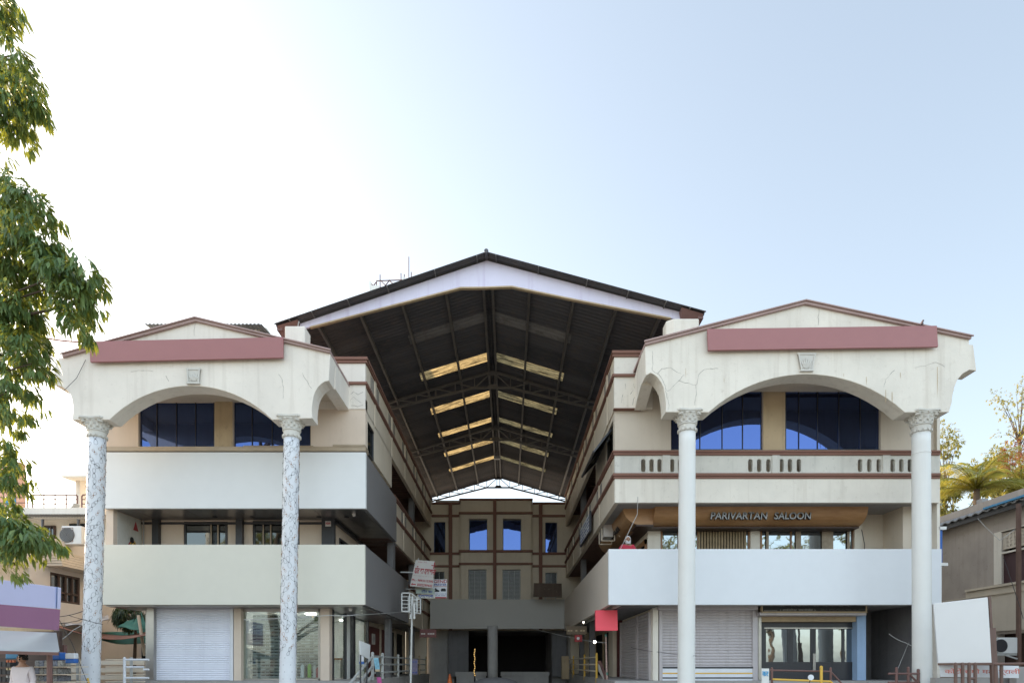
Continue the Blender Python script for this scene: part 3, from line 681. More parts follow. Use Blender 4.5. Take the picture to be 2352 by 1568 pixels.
for (px, a, b, w_) in ((2153, 842, 915, 1.3), (2034.5, 895, 930, 1.3), (1990, 865, 885, 1.1), (2068, 855, 870, 1.2), (1938, 857, 866, .8), (1663, 868, 880, .8), (1575, 845, 870, .7), (2049, 900, 930, 1.6)):
    m.add([P(px-w_*.4, a, YR-.003), P(px+w_*.4, a, YR-.003), P(px+w_*.6, (a+b)/2, YR-.003), P(px+.3, b, YR-.003), P(px-w_*.5, (a+b)/2, YR-.003)], [(0, 1, 2, 3, 4)])
m.build('rust_streak', M['rust'], po)
column(RB, 1578.5, 1576.3, 15.35, 948, 992, .203, M['column'])
column(RB, 2115.5, 2118, 15.35, 949, 994, .205, M['column'], seam=1042)
YW2 = 16.6; XR = 2.86
W = MB(); hw = [(X(1541, YW2), X(1752.6, YW2), Z(1033, YW2), Z(893, YW2)), (X(1803.6, YW2), X(2023, YW2), Z(1033, YW2), Z(891, YW2))]
W.wall(XR+.03, 11.6, 7.35, 9.06, YW2, YW2+.2, hw); W.build('wall', M['beige'], RB)
window(RB, 1541, 1752.6, 893, 1033, YW2+.07, [1608, 1659, 1706], M['blueglass'], M['dark'], .018)
window(RB, 1803.6, 2023, 891, 1033, YW2+.07, [1835, 1878, 1927, 1976], M['blueglass'], M['dark'], .018)
m = MB(); m.pbox(1753.4, 1803, 892, 1033, YW2-.012, .05); m.build('pier', M['ochre'], RB)
m = MB(); m.box(XR, 3.9, YW-.02, YW+.09, 8.52, 10.0); m.build('parapet', M['cream'], RB)
m = MB(); m.box(XR-.07, 3.9, YW-.10, YW+.1, 9.97, 10.05); m.box(XR-.05, 3.9, YW-.065, YW+.1, 9.90, 9.97); m.box(XR-.06, 3.8, YW-.08, YW, 9.36, 9.43); m.box(XR-.02, 3.6, YW-.05, YW+.1, 8.49, 8.52); m.build('moulding', M['maroon'], RB, bevel=.01)
cracks(RB, [[(1436, 880), (1437, 894)], [(1430, 905), (1427, 925)], [(1456, 880), (1459, 905), (1453, 930)], [(1455, 895), (1448, 905)]], YW-.024, name='crack')
side_parapet(RB, XR, -1, 8.5, 10.05, 9.40, YW+.09, 30.5, M['side'], [17.65+2.55*i for i in range(6)])
# second floor balustrade across the front
YP = 16.4
def zp(py): return Z(py, YP)
slots = [1477.7, 1496.8, 1515, 1544, 1562, 1581, 1723.5, 1743.8, 1765, 1795, 1814.6, 1835, 1975.6, 1997, 2018.4, 2050.5, 2070.4, 2090]
posts = [1530.3, 1781.5, 2035]
b = MB(); xa, xb = XR+.0, 11.6
hol = [(X(s_-5.2, YP), X(s_+5.2, YP), zp(1083.5), zp(1053.5)) for s_ in slots]
b.wall(xa, xb, zp(1089), zp(1044), YP, YP+.1, hol)
for (u0, u1, c, d) in hol:                            # rounded slot ends
    cx = (u0+u1)/2; rr = (u1-u0)/2
    for zz, s_ in ((d, 1), (c, -1)):
        pts = [(u0, zz), (u0, zz-s_*rr)]+[(cx-rr*math.cos(q), zz-s_*rr+s_*rr*math.sin(q)) for q in [math.pi/2*k/5 for k in range(1, 6)]]
        b.prism(pts, YP, YP+.1); b.prism([(2*cx-p, q) for p, q in pts], YP, YP+.1)
bo = b.build('balustrade', M['old'], RB)
m = MB(); m.box(xa, xb, YP+.55, YP+.6, zp(1089), zp(1050)); m.build('back_panel', M['ochre'], bo)
m = MB()
for s_ in posts: m.box(X(s_-8.5, YP), X(s_+8.5, YP), YP-.03, YP, zp(1088), zp(1044))
m.build('post', M['old'], bo)
m = MB(); m.box(xa, xb, YP, YP+.14, 5.95, zp(1098)+.02); m.build('fascia', M['cream'], bo)
m = MB()
for (p0, p1, of) in ((1035, 1040, .07), (1040, 1045.5, .045), (1087, 1093.5, .06), (1093.5, 1099, .03)):
    m.box(xa-of, xb, YP-of, YP+.13, zp(p1), zp(p0))
m.build('moulding', M['maroon'], bo, bevel=.012)
side_parapet(RB, XR, -1, 5.95, zp(1036), 6.70, YP+.14, 30.5, M['side'], [19.2+2.55*i for i in range(5)])
side_parapet(RB, XR+.08, -1, 3.2, 4.7, 4.05, 29.0, 30.5, M['side'], [])
m = MB(); m.box(XR+.13, 11.6, 16.7, 30.5, 9.07, 9.2); m.box(XR+.13, 11.6, YP+.3, 30.5, 6.0, 6.15); m.box(XR+.2, 11.6, YW+.12, 30.5, 3.24, 3.42); m.build('floor_slab', M['concrete'], RB)
m = MB(); m.box(4.1, 11.6, 18.1, 30.5, 3.42, 6.0); m.box(4.1, 11.6, 20.2, 30.5, 6.15, 9.07); m.box(3.05, 11.55, YW2+.25, 20.2, 6.15, 9.07); m.box(4.1, 9.2, 17.75, 30.5, 0, 3.24); m.box(9.2, 11.6, 20.2, 30.5, 0, 3.24); m.build('inner_wall', M['side'], RB)
m = MB(); m.wall(YW2+.2, 20.2, 7.2, 8.5, XR+.03, XR+.2, [(16.85, 18.1, 7.3, 8.35)], 'x'); m.build('wall', M['side'], RB)
window(RB, 16.85, 18.1, 8.35, 7.3, XR+.09, [], M['glassD'], M['dark'], .03, 'x')
m = MB(); a = P(1366, 1042, 20.0); bq = P(1410, 1015, 17.2); a2 = P(1372, 1050, 20)
for (p, q) in (((XR-.45, 20.0, 7.75), (XR-.45, 17.2, 7.55+.05)), ((XR+.02, 20.0, 8.25), (XR+.02, 17.2, 8.2)), ((XR-.45, 20, 7.75), (XR+.02, 20, 8.25)), ((XR-.45, 17.2, 7.6), (XR+.02, 17.2, 8.2)), ((XR-.45, 18.6, 7.68), (XR+.02, 18.6, 8.22))): m.bar(p, q, .05, .05)
wn = m.build('open_sash', M['dark'], RB)
m = MB(); m.quad((XR-.45, 20, 7.75), (XR-.45, 17.2, 7.6), (XR+.02, 17.2, 8.2), (XR+.02, 20, 8.25)); m.build('pane', M['glassD'], wn)
m = MB()
for i in range(42): m.box(XR+.13, 4.1, 20.25+i*.24, 20.31+i*.24, 9.0, 9.07); m.box(XR+.13, 4.1, 20.25+i*.24, 20.31+i*.24, 5.93, 6.0)
m.build('ceiling_rib', M['brownpost'], RB)
m = MB(); m.box(XR+.16, XR+.36, 25.2, 25.6, 3.4, 9.0); m.box(XR+.2, XR+.4, 22.9, 23.2, .3, 3.24); m.box(XR+.3, XR+.5, 27, 27.3, .3, 3.24); m.build('pillar', M['darkconc'], RB)
m = MB(); m.box(XR+.1, 11.6, YW+.02, YW+.14, 3.2, 4.7); m.box(XR+.1, XR+.22, YW+.14, 29.0, 3.2, 4.7); m.build('parapet', M['old'], RB)
# first floor: timber-clad saloon
YS = 17.9; W = MB()
hs = [(X(1517.4, YS), X(1722, YS), 3.5, Z(1194, YS)), (X(1746, YS), X(1962, YS), 3.5, Z(1194, YS))]
W.wall(4.09, 11.0, 3.42, 6.0, YS, YS+.15, hs); W.build('wall', M['beige'], RB)
m = MB(); m.box(11.0, 11.6, YS-.9, YS+.1, 3.4, 6.0); m.build('wall', M['beige'], RB)
m = MB(); m.pbox(1488, 1517, 1192, 1345, YS-.05, .1); m.pbox(1724, 1745, 1192, 1345, YS-.05, .1); m.pbox(1963, 1981, 1192, 1345, YS-.05, .1); m.build('pilaster', M['cream'], RB)
m = MB(); m.pbox(1517.4, 1722, 1194.5, 1209, YS-.01, .06); m.pbox(1746, 1962, 1194.5, 1209, YS-.01, .06); m.build('lintel_panel', M['woodc'], RB)
window(RB, 1517.4, 1722, 1208, 1345, YS+.03, [1558, 1603, 1612], M['glassR'], M['woodf'], .05)
window(RB, 1746, 1962, 1208, 1345, YS+.03, [1817], M['glassR'], M['woodf'], .05)
m = MB()                                              # vertical blind strips and curtains behind the glass read as pale strips
for i in range(17):
    a = 1604+i*6.6
    m.pbox(a, a+4.4, 1211, 1345, YS+.005, .012)
m.build('blind', plain('blind_fabric', (.36, .27, .16), .8, 0, .4, .3, 6), RB)
m = MB()
for a, b_ in ((1760, 1766), (1828, 1840), (1888, 1914), (1946, 1952)): m.pbox(a, b_, 1211, 1345, YS+.005, .012)
m.build('curtain', plain('brown_curtain', (.40, .33, .25), .8, 0, .3, .3, 8), RB)
cn = MB(); prof = []
for k in range(9):                                    # quarter-round timber canopy
    q = math.pi/2*k/8; prof.append((17.9-.95*math.cos(q)*1.0+.0, 5.995-.50*math.sin(q)**1.0))
prof2 = [(17.0+.55*(1-math.cos(q)), 6.0-.46*math.sin(q)) for q in [math.pi/2*k/8 for k in range(9)]]
pts = prof2+[(YS, 5.54), (YS, 6.0)]
cn.prism(pts, 4.09, X(1985, 17.2), 'x')
cn.build('canopy', M['woodc'], RB)
cn = MB(); pts = [(3.25+.55*(1-math.cos(q)), 6.0-.46*math.sin(q)) for q in [math.pi/2*k/8 for k in range(9)]]+[(4.09, 5.54), (4.09, 6.0)]
cn.prism(pts, 17.25, 22, 'y'); cn.build('canopy', M['woodc'], RB)
cn = MB(); cn.box(3.6, 4.09, 17.2, 17.9, 5.5, 5.545); cn.box(3.7, 4.09, 17.9, 22, 5.5, 5.54); cn.box(4.09, X(1985, 17.2), 17.45, 17.9, 5.50, 5.54); cn.build('canopy_soffit', M['wooddk'], RB)
q = Vector((0, .30, -.95)).normalized()
for s_, a, b_ in (('PARIVARTAN', 1631, 1762), ('SALOON', 1777, 1862)):
    YL = 17.03
    text('lettering', s_, M['lettersd'], RB, (X(a, YL)+.012, YL+.015, 5.64), X(b_, YL)-X(a, YL), .20, ext=.03, bold=.03, shear=.12)
    text('lettering', s_, M['letters'], RB, (X(a, YL), YL-.035, 5.645), X(b_, YL)-X(a, YL), .20, ext=.01, bold=.012, shear=.12)
text('lettering', 'SALOON', M['lettersd'], RB, (3.35, 20.2, 5.66), 1.7, .24, ux=(0, -1, 0), ext=.04, bold=.04)
m = MB(); m.box(4.03, 4.09, 18, 22, 5.15, 5.3); m.box(4.03, 4.09, 18, 22, 3.45, 3.55)
for y_ in (18.0, 19.3, 20.6, 21.9): m.box(4.03, 4.09, y_, y_+.1, 3.45, 5.3)
wf = m.build('window', M['woodf'], RB); m = MB(); m.box(4.07, 4.08, 18.1, 21.9, 3.5, 5.2); m.build('pane', M['glassD'], wf)
# ground floor right
m = MB(); m.pbox(1499.6, 1512, 1385, 1575, Y0-.12, .3); m.build('pillar', M['cream'], RB)
sh = shutter(RB, X(1516, Y0), X(1729, Y0), 1.15, 3.16, Y0-.05, M['shutR'], pitch=.082)
m = MB(); m.box(X(1516, Y0)+.05, X(1727, Y0), Y0-.09, Y0-.05, 1.15, Z(1532, Y0)); m.build('bottom_rail', M['pipew'], sh)
m = MB(); m.box(X(1516, Y0)+.05, X(1727, Y0), Y0-.095, Y0-.09, Z(1543.5, Y0), Z(1546.5, Y0)); m.build('yellow_stripe', M['yellow'], sh)
m = MB(); m.box(X(1516, Y0)+.05, X(1727, Y0), Y0-.10, Y0-.09, Z(1534, Y0), Z(1530, Y0)); m.box(X(1516, Y0)+.05, X(1727, Y0), Y0-.10, Y0-.09, Z(1557, Y0), Z(1554, Y0)); m.build('dark_stripe', M['dark'], sh)
m = MB(); m.pbox(1512.5, 1742, 1386, 1399, Y0-.3, .3); m.pbox(1730, 1741.5, 1399, 1575, Y0-.08, .12); m.build('shutter_box', M['shutR'], RB, bevel=.02)
for (a, b_) in ((17.45, 19.05), (19.2, 21.9)): shutter(RB, a, b_, 1.15, 3.1, 4.05, M['shutR'], ax='x', sgn=-1, pitch=.082)
m = MB(); m.box(3.99, 4.1, 21.95, 22.5, 1.15, 3.2); m.build('brick_pier', plain('brick_red', (.12, .03, .03), .8, 0, .5, .3, 12), RB)
m = MB(); m.box(3.85, 4.1, 22.5, 23.5, 1.15, 3.0); m.box(4.0, 4.1, 23.8, 24.1, 1.15, 3.0); m.build('pilaster', M['side'], RB)
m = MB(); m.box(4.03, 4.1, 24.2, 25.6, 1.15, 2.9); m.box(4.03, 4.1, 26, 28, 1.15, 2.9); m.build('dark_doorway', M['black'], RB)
m = MB(); m.box(3.98, 4.1, 28.1, 28.2, 1.15, 2.7); m.box(3.98, 4.1, 28.2, 30.2, 2.6, 2.7); m.box(3.98, 4.1, 25.7, 25.9, 1.15, 3.0); m.build('door_frame', M['ochre'], RB)
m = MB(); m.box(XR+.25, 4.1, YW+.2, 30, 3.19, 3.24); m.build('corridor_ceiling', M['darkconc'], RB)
YD = 17.65
m = MB(); zD = lambda p: Z(p, YD); cols = [1742, 1759.5, 1809.5, 1822, 1862.5, 1874, 1934.5, 1940, 1960.5, 1965]
m.wall(X(1742, YD), X(1966, YD), 1.15, Z(1427, YD), YD, YD+.06, [(X(a, YD), X(b_, YD), zD(1519), zD(1444)) for a, b_ in ((1759.5, 1809.5), (1822, 1862.5), (1874, 1934.5), (1940, 1960.5))])
dr = m.build('shop_door', M['dark'], RB)
for a, b_ in ((1759.5, 1809.5), (1822, 1862.5), (1874, 1934.5), (1940, 1960.5)):
    m = MB(); m.box(X(a, YD)-.01, X(b_, YD)+.01, YD+.03, YD+.04, zD(1520), zD(1443)); m.build('pane', M['glassR'], dr)
m = MB(); m.box(X(1755, YD), X(1962, YD), YD-.02, YD, zD(1443), zD(1440)); m.box(X(1866, YD), X(1872, YD), YD-.04, YD, zD(1540), zD(1500)); m.build('door_trim', M['steel'], dr)
m = MB(); m.pbox(1747, 1967, 1409, 1427, YD-.2, .2); m.build('shutter_box', M['ochre'], RB, bevel=.02)
m = MB(); m.pbox(1745, 1990, 1405, 1412, 17.0, .55); m.build('awning_slab', M['shutR'], RB)
m = MB(); m.pbox(1969, 1989, 1410, 1575, 17.4, .3); m.build('blue_pilaster', M['bluepaint'], RB)
m = MB(); m.pbox(1742, 1749, 1400, 1575, 17.4, .2); m.build('pilaster', M['steel'], RB)
m = MB(); m.box(X(1989, 17.6), 11.6, 19.0, 19.2, 0, 3.24); m.box(11.3, 11.6, 16.8, 19.0, 0, 3.24); m.build('alley_wall', M['darkconc'], RB)
m = MB(); a, b_, c, d = P(2050, 1412, 18), P(2100, 1445, 18), P(2100, 1600, 18), P(2052, 1600, 18); m.hexa([a, b_, c, d], [p+Vector((0, .8, 0)) for p in (a, b_, c, d)]); m.build('stair_wall', M['concrete'], RB)
m = MB(); m.pbox(2052, 2072, 1386, 1416, 17.9, .1); m.build('stair_post', M['cream'], RB)
m = MB()
for i in range(7): a = 2072+i*4; m.pbox(a, a+1.6, 1394, 1432, 17.85, .03)
m.build('grille', M['rustpipe'], RB)
m = MB(); m.box(11.6, 11.68, YW+.0, 17.2, 0, 8.6); m.build('side_pier', M['cream'], RB)
m = MB(); m.box(11.68, 11.78, 16.55, 16.9, 4.35, 5.25); m.build('blue_panel', M['blue'], RB)
m = MB(); m.box(11.66, 11.86, 16.5, 16.95, 5.25, 5.33); m.box(11.66, 11.9, 16.5, 16.95, 4.27, 4.35); m.build('pipe_clamp', M['column'], RB)
m = MB(); m.prism([(X(1547, 15.3), 15.3), (X(1606, 15.3), 15.3), (X(1606, 15.3), 15.74), (X(1532, 15.3), 15.74), (X(1532, 15.3), 15.42)], 9.0, Z(731, 15.3), 'z'); m.build('roof_post', M['cream'], RB, bevel=.03)
# wall mounted box cooler bracket in the gallery: separate thing
ac = thing('ac_unit', 'beige outdoor AC unit on a bracket in the right gallery', 'air conditioner', (3.13, 19.5, 5.4), )
m = MB(); m.box(3.0, 3.3, 19.2, 19.9, 5.62, 6.08); m.build('case', M['paper'], ac, bevel=.015)
m = MB(); m.lathe((0, 0, 0), [(.0, 0), (.19, .0)], 20); v = [(3.0-.003, 19.55+a[1], 5.85+a[0]) for a in m.v]; m2 = MB(); m2.add(v, m.f); m2.build('fan_grille', M['dark'], ac)
m = MB()
for y_ in (19.25, 19.8): m.path([(3.35, y_, 5.95), (3.35, y_, 5.5), (2.95, y_, 5.5), (2.95, y_, 5.9)], .018, 6)
m.path([(3.3, 19.15, 5.8), (3.5, 19.1, 5.6), (3.45, 19.2, 5.95)], .012, 5); m.build('bracket', M['side'], ac)
# ================================================================== REAR BLOCK
YBK = 30.5
BK = thing('rear_building', 'beige rear block with maroon bands closing the end of the atrium', 'building', (0, YBK, 0))
def bx_(p): return X(p, YBK)
def bz(p): return Z(p, YBK)
W = MB()
hl = [(996.5, 1023, 1198, 1271), (1252, 1279.7, 1199, 1271), (997, 1021, 1312, 1345), (1252, 1279, 1314, 1350)]
hc = [(1077.8, 1119.7, 1194, 1266), (1155, 1197, 1194, 1266), (1076.6, 1118, 1309, 1390), (1154, 1195.4, 1309, 1390)]
H = lambda L: [(bx_(a), bx_(b), bz(d), bz(c)) for a, b, c, d in L]
W.wall(-4.1, bx_(1059), 3.3, bz(1156), YBK, YBK+.25, H(hl)); W.wall(bx_(1220), 3.1, 3.3, bz(1156), YBK, YBK+.25, H(hl))
W.wall(bx_(1059), bx_(1220), 3.3, bz(1152), YBK-.3, YBK+.25, H(hc)); W.build('wall', M['side'], BK)
for (a, b, c, d) in hl[:2]: window(BK, a, b, c, d, YBK+.1, [], M['blueglass'], M['dark'], .03)
for (a, b, c, d) in hc[:2]: window(BK, a, b, c, d, YBK-.2, [], M['blueglass'], M['dark'], .03)
for (a, b, c, d) in hl[2:]: window(BK, a, b, c, d, YBK+.1, [(a+b)/2], M['glassK'], M['greypipe'], .03)
for (a, b, c, d) in hc[2:]:
    wf = window(BK, a, b, c, d, YBK-.2, [a+(b-a)/3, a+2*(b-a)/3], M['glassK'], M['greypipe'], .03)
    m = MB()
    for k in range(26):
        y = c+2+k*3
        if y < d: m.box(bx_(a+1), bx_(b-1), YBK-.24, YBK-.21, bz(y+.5), bz(y))
    m.build('louvre', M['greypipe'], wf)
m = MB()
for a, b in ((1031, 1039), (1237.5, 1245.5)): m.box(bx_(a), bx_(b), YBK-.14, YBK, 3.3, bz(1156))
m.box(bx_(1133), bx_(1140.5), YBK-.44, YBK-.3, 3.3, bz(1153))
m.build('pilaster', M['maroon'], BK)
m = MB()
for (a, b) in ((1179.5, 1184), (1265.5, 1270.5), (1294.5, 1299)):
    m.box(bx_(1055), bx_(1223), YBK-.40, YBK-.3, bz(b), bz(a)); m.box(-4.1, bx_(1055), YBK-.1, YBK, bz(b+3), bz(a+3)); m.box(bx_(1223), 3.1, YBK-.1, YBK, bz(b+3), bz(a+3))
m.box(bx_(1056), bx_(1223), YBK-.42, YBK+.3, bz(1153), bz(1149)); m.box(-4.1, bx_(1056), YBK-.12, YBK+.3, bz(1158), bz(1154)); m.box(bx_(1223), 3.1, YBK-.12, YBK+.3, bz(1158), bz(1154))
m.build('moulding', M['maroon'], BK)
m = MB(); m.box(bx_(1000), bx_(1058), YBK+.1, YBK+1, bz(1154), bz(1147)); m.build('rooftop_bundle', M['tarpw'], BK)
m = MB(); m.box(-5.14, -4.1, YBK, YBK+.2, 0, 9.3); m.box(3.1, 4.1, YBK, YBK+.2, 0, 9.3); m.build('return_wall', M['side'], BK)
m = MB(); m.box(-4.2, 3.2, YBK+.5, 36.4, 3.3, 9.0); m.box(-4.2, bx_(1042), YBK+.26, 36, 0, 3.3); m.box(bx_(1268), 3.2, YBK+.26, 36, 0, 3.3); m.build('inner_wall', M['concrete'], BK)
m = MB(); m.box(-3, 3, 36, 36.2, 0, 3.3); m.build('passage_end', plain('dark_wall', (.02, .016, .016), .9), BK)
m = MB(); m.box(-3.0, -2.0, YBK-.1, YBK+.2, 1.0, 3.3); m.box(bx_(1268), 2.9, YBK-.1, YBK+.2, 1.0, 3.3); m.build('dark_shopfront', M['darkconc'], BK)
# ================================================================== SHED ROOF
SY0, SY1 = 16.1, 34.7; SRX = X(1118, SY0); SRZ = Z(600, SY0)+.03; SL = .304; SW = 5.60; SK = .05
def skew(x, y): return y-SK*(x-SRX)*max(0.0, min(1.0, (19.5-y)/(19.5-SY0)))
SR = thing('shed_roof', 'dark corrugated gable roof with skylights spanning the atrium between the blocks', 'roof', (SRX, SY0, 9))
rows = [(18.35, 18.95), (20.85, 21.38), (23.7, 24.25), (26.2, 26.72), (28.65, 29.2), (31.0, 31.5)]
def sheet(m, sg, y0, y1, d0, d1, per=.16, amp=.022, th=.012, steps=6):
    n = max(2, int((y1-y0)/per*steps)); vs_ = []
    for i in range(n+1):
        y = y0+(y1-y0)*i/n; h = amp*math.sin(2*math.pi*y/per)
        for d in (d0, d1):
            vs_.append((SRX+sg*d, skew(SRX+sg*d, y), SRZ-SL*d+h+.015)); 
    m.add(vs_, [(2*i, 2*i+1, 2*i+3, 2*i+2) for i in range(n)])
pur = [0.13, 1.15, 2.34, 3.47, 4.6, 5.42]
for sg in (-1, 1):
    m = MB(); y = SY0-.33
    for a, b in rows: 
        sheet(m, sg, y, a, 0, SW); sheet(m, sg, a, b, 2.47, SW); sheet(m, sg, a, b, 0, .14); y = b
    sheet(m, sg, y, SY1, 0, SW)
    o = m.build('roof_sheet', M['roofu'], SR)
    m = MB()
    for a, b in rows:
        k = MB(); sheet(k, sg, a, b, .14, 2.47, th=.004); k.build('skylight' if a > 19 else 'unlit_skylight', M['skyl'] if a > 19 else M['roofl'], SR)  # front row is skylights too; their unlit look is put into opaque colour
    m = MB()
    for d in pur:
        m.bar((SRX+sg*d, skew(SRX+sg*d, SY0+.04), SRZ-SL*d-.05), (SRX+sg*d, SY1, SRZ-SL*d-.05), .07, .12)
    m.build('purlin', M['purlin'], SR)
    # verge clips / overlaps seen at the front edge
    m = MB()
    for d in (.25, 1.35, 2.6, 3.65, 4.6, 5.2):
        ya = skew(SRX+sg*d, SY0); m.box(SRX+sg*d-.012, SRX+sg*d+.012, ya-.33, ya-.03, SRZ-SL*d-.035, SRZ-SL*d+.0)
    m.build('sheet_lap', M['purlin'], SR)
    ye = skew(SRX+sg*5.5, SY0)
    m = MB(); m.hexa([(SRX+sg*5.0, ye-.25, SRZ-SL*5-.03), (SRX+sg*5.55, ye-.25, SRZ-SL*5.55-.03), (SRX+sg*5.55, ye+1, SRZ-SL*5.55-.03), (SRX+sg*5.0, ye+1, SRZ-SL*5-.03)], [(SRX+sg*5.1, ye+.2, SRZ-SL*5.5-.45), (SRX+sg*5.42, ye+.1, SRZ-SL*5.5-.4), (SRX+sg*5.42, ye+1, SRZ-SL*5.5-.4), (SRX+sg*5.1, ye+1, SRZ-SL*5.5-.45)])
    m.bar((SRX+sg*5.5, ye-.2, SRZ-SL*5.5-.08), (SRX+sg*5.5, SY1, SRZ-SL*5.5-.08), .14, .12); m.build('gutter', M['rustpipe'], SR)
m = MB(); m.tube((SRX, SY0-.35, SRZ+.015), (SRX, SY1, SRZ+.015), .055, 10); m.build('ridge_cap', M['roofu'], SR)
m = MB(); poly = [(1118, 600), (1577, 722), (1590, 728), (1590, 740), (1540, 731.6), (1321, 689), (1175.4, 658.7), (1110, 661), (1058, 661.5), (919, 697.6), (712.5, 752), (660, 765), (655, 757), (687, 745.7)]
gy = lambda p: (SY0+SK*SRX)/(1+SK*(p-VX)/F)
g0 = [P(a, b, gy(a)) for a, b in poly]; ng = len(g0); m.add([v+Vector((0, -.03, 0)) for v in g0]+[v+Vector((0, .03, 0)) for v in g0], [tuple(range(ng)), tuple(range(2*ng-1, ng-1, -1))]+[(i, i+ng, (i+1) % ng+ng, (i+1) % ng) for i in range(ng)]); m.build('gable_board', M['fascia'], SR)
m = MB()
pl = [(1540, 732.6), (1321, 690), (1175.4, 659.7), (1110, 662), (1058, 662.5), (919, 698.6), (712.5, 753)]
for p, q in zip(pl[:-1], pl[1:]): m.bar(P(p[0], p[1], gy(p[0])), P(q[0], q[1], gy(q[0])), .09, .035)
m.build('board_edge', M['ochre'], SR)
def truss(Y, hang=.60):
    m = MB(); sx = 5.36; t = lambda d: Vector((SRX+d, Y, SRZ-SL*abs(d)-.10)); fl = .65
    bt = lambda d: Vector((SRX+d, Y, (SRZ-.10-hang) if abs(d) <= fl else SRZ-.10-hang-(SL*sx-hang+.14)*(abs(d)-fl)/(sx-fl)))
    for sg in (-1, 1):
        m.bar(t(0), t(sg*sx), .07, .07); m.bar(bt(sg*fl), bt(sg*sx), .07, .07)
        ks = [.0, .65, 1.35, 2.05, 2.75, 3.4, 4.0, 4.6]
        for i, d in enumerate(ks):
            if i: m.bar(t(sg*d), bt(sg*d), .035, .035)
            if i < len(ks)-1: m.bar(bt(sg*d) if i else bt(0), t(sg*ks[i+1]), .035, .035) if i % 1 == 0 and i > 0 else m.bar(t(0), bt(sg*ks[1]), .035, .035)
        m.bar(t(sg*.08), bt(sg*.08), .035, .035)
    m.bar(bt(-fl), bt(fl), .07, .07)
    c = t(0); m.prism([(c.x-.28, c.z-.02), (c.x+.28, c.z-.02), (c.x+.16, c.z-.14), (c.x-.16, c.z-.14)], Y-.03, Y+.03)
    c = bt(0); m.prism([(c.x-.26, c.z-.03), (c.x+.26, c.z-.03), (c.x+.12, c.z+.12), (c.x-.12, c.z+.12)], Y-.03, Y+.03)
    m.build('truss', M['purlin'] if Y < 34 else M['dark'], SR)  # end truss against the sky: its dark silhouette is put into the colour
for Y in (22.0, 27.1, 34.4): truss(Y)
m = MB(); m.box(SRX-.02-.14, SRX+.14, 30.6, 30.8, SRZ-.34, SRZ-.22); m.build('roof_lamp', M['greypipe'], SR)
# ================================================================== SIGN PANELS (top level things)
def sign(name, label, boxes, mat, cat='sign', group=None, bev=.004, parts=None):
    if parts is None:
        m = MB()
        for b in boxes: m.box(*b)
        o = m.build(name, mat, None, bevel=bev); return tag(o, label, cat, group)
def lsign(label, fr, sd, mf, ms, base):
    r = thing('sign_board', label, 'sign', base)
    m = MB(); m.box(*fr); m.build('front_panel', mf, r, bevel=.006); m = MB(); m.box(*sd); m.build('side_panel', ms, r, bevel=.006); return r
YSn = 16.35
lsign('blank pale white fascia sign above the first floor windows of the left block', (X(239, YSn), X(840, YSn), YSn, YSn+.12, Z(1167, YSn), Z(1038, YSn)), (X(840, YSn)-.10, X(840, YSn)+.0, YSn+.122, 20.85, Z(1167, YSn), Z(1040, YSn)), M['sign_lw'], M['sign_shade'], (-7.4, YSn, Z(1167, YSn)))
lsign('blank olive-grey fascia sign wrapping the corner above the shops of the left block', (X(232, YSn), X(838, YSn), YSn, YSn+.12, Z(1388, YSn), Z(1250, YSn)), (X(838, YSn)-.10, X(838, YSn)+.0, YSn+.122, 23.5, Z(1388, YSn), Z(1252, YSn)), M['sign_lo'], M['sign_shade'], (-7.4, YSn, Z(1388, YSn)))
lsign('blank pale blue fascia sign of the right block, under the man in red', (X(1398, YSn), 11.62, YSn, YSn+.12, Z(1388, YSn), Z(1260, YSn)), (X(1398, YSn), X(1398, YSn)+.1, YSn+.122, 29.3, Z(1388, YSn), Z(1262, YSn)), M['sign_rw'], M['sign_tan'], (7.2, YSn, Z(1388, YSn)))
sign('sign_board', 'long mid grey blank panel across the far end of the atrium', [(X(988, 29.4), X(1297, 29.4), 29.4, 29.5, Z(1443, 29.4), Z(1375.5, 29.4))], M['sign_gr'])
def slab(pts, Y0_, Y1_, mat, name, label, cat='sign', d=.06):
    a = [P(p[0], p[1], y) for p, y in zip(pts, (Y0_, Y1_, Y1_, Y0_))]
    m = MB(); m.hexa(a, [v+Vector((0, d, 0)) for v in a]); o = m.build(name, mat, None, bevel=.004)
    return tag(o, label, cat)
slab([(205, 784), (650, 773.5), (650, 821), (207, 831)], 14.6, 14.6, M['sign_red'], 'sign_board', 'long dusty red blank board across the gable of the left block')
slab([(1625, 755), (2152, 747.5), (2155, 796), (1627, 804)], 14.97, 14.97, M['sign_red'], 'sign_board', 'long dusty red blank board across the gable of the right block')
rs = slab([(1367.7, 1400.5), (1418, 1400), (1419, 1447), (1368.3, 1447.5)], 17.5, 17.5, M['red'], 'sign_board', 'square bright red blank sign hanging at the right block corner', d=.14)
nwp = thing('sign_board', 'small white plate reading NW on the dark pier of the left block', 'sign', (X(753, 17.6), 17.6, 5.3))
m = MB(); m.pbox(747, 760, 1196, 1208, 17.6, .02); m.build('plate', M['paper'], nwp); text('lettering', 'NW', M['redink'], nwp, P(748.5, 1204.5, 17.595), .14, .075, bold=.02)
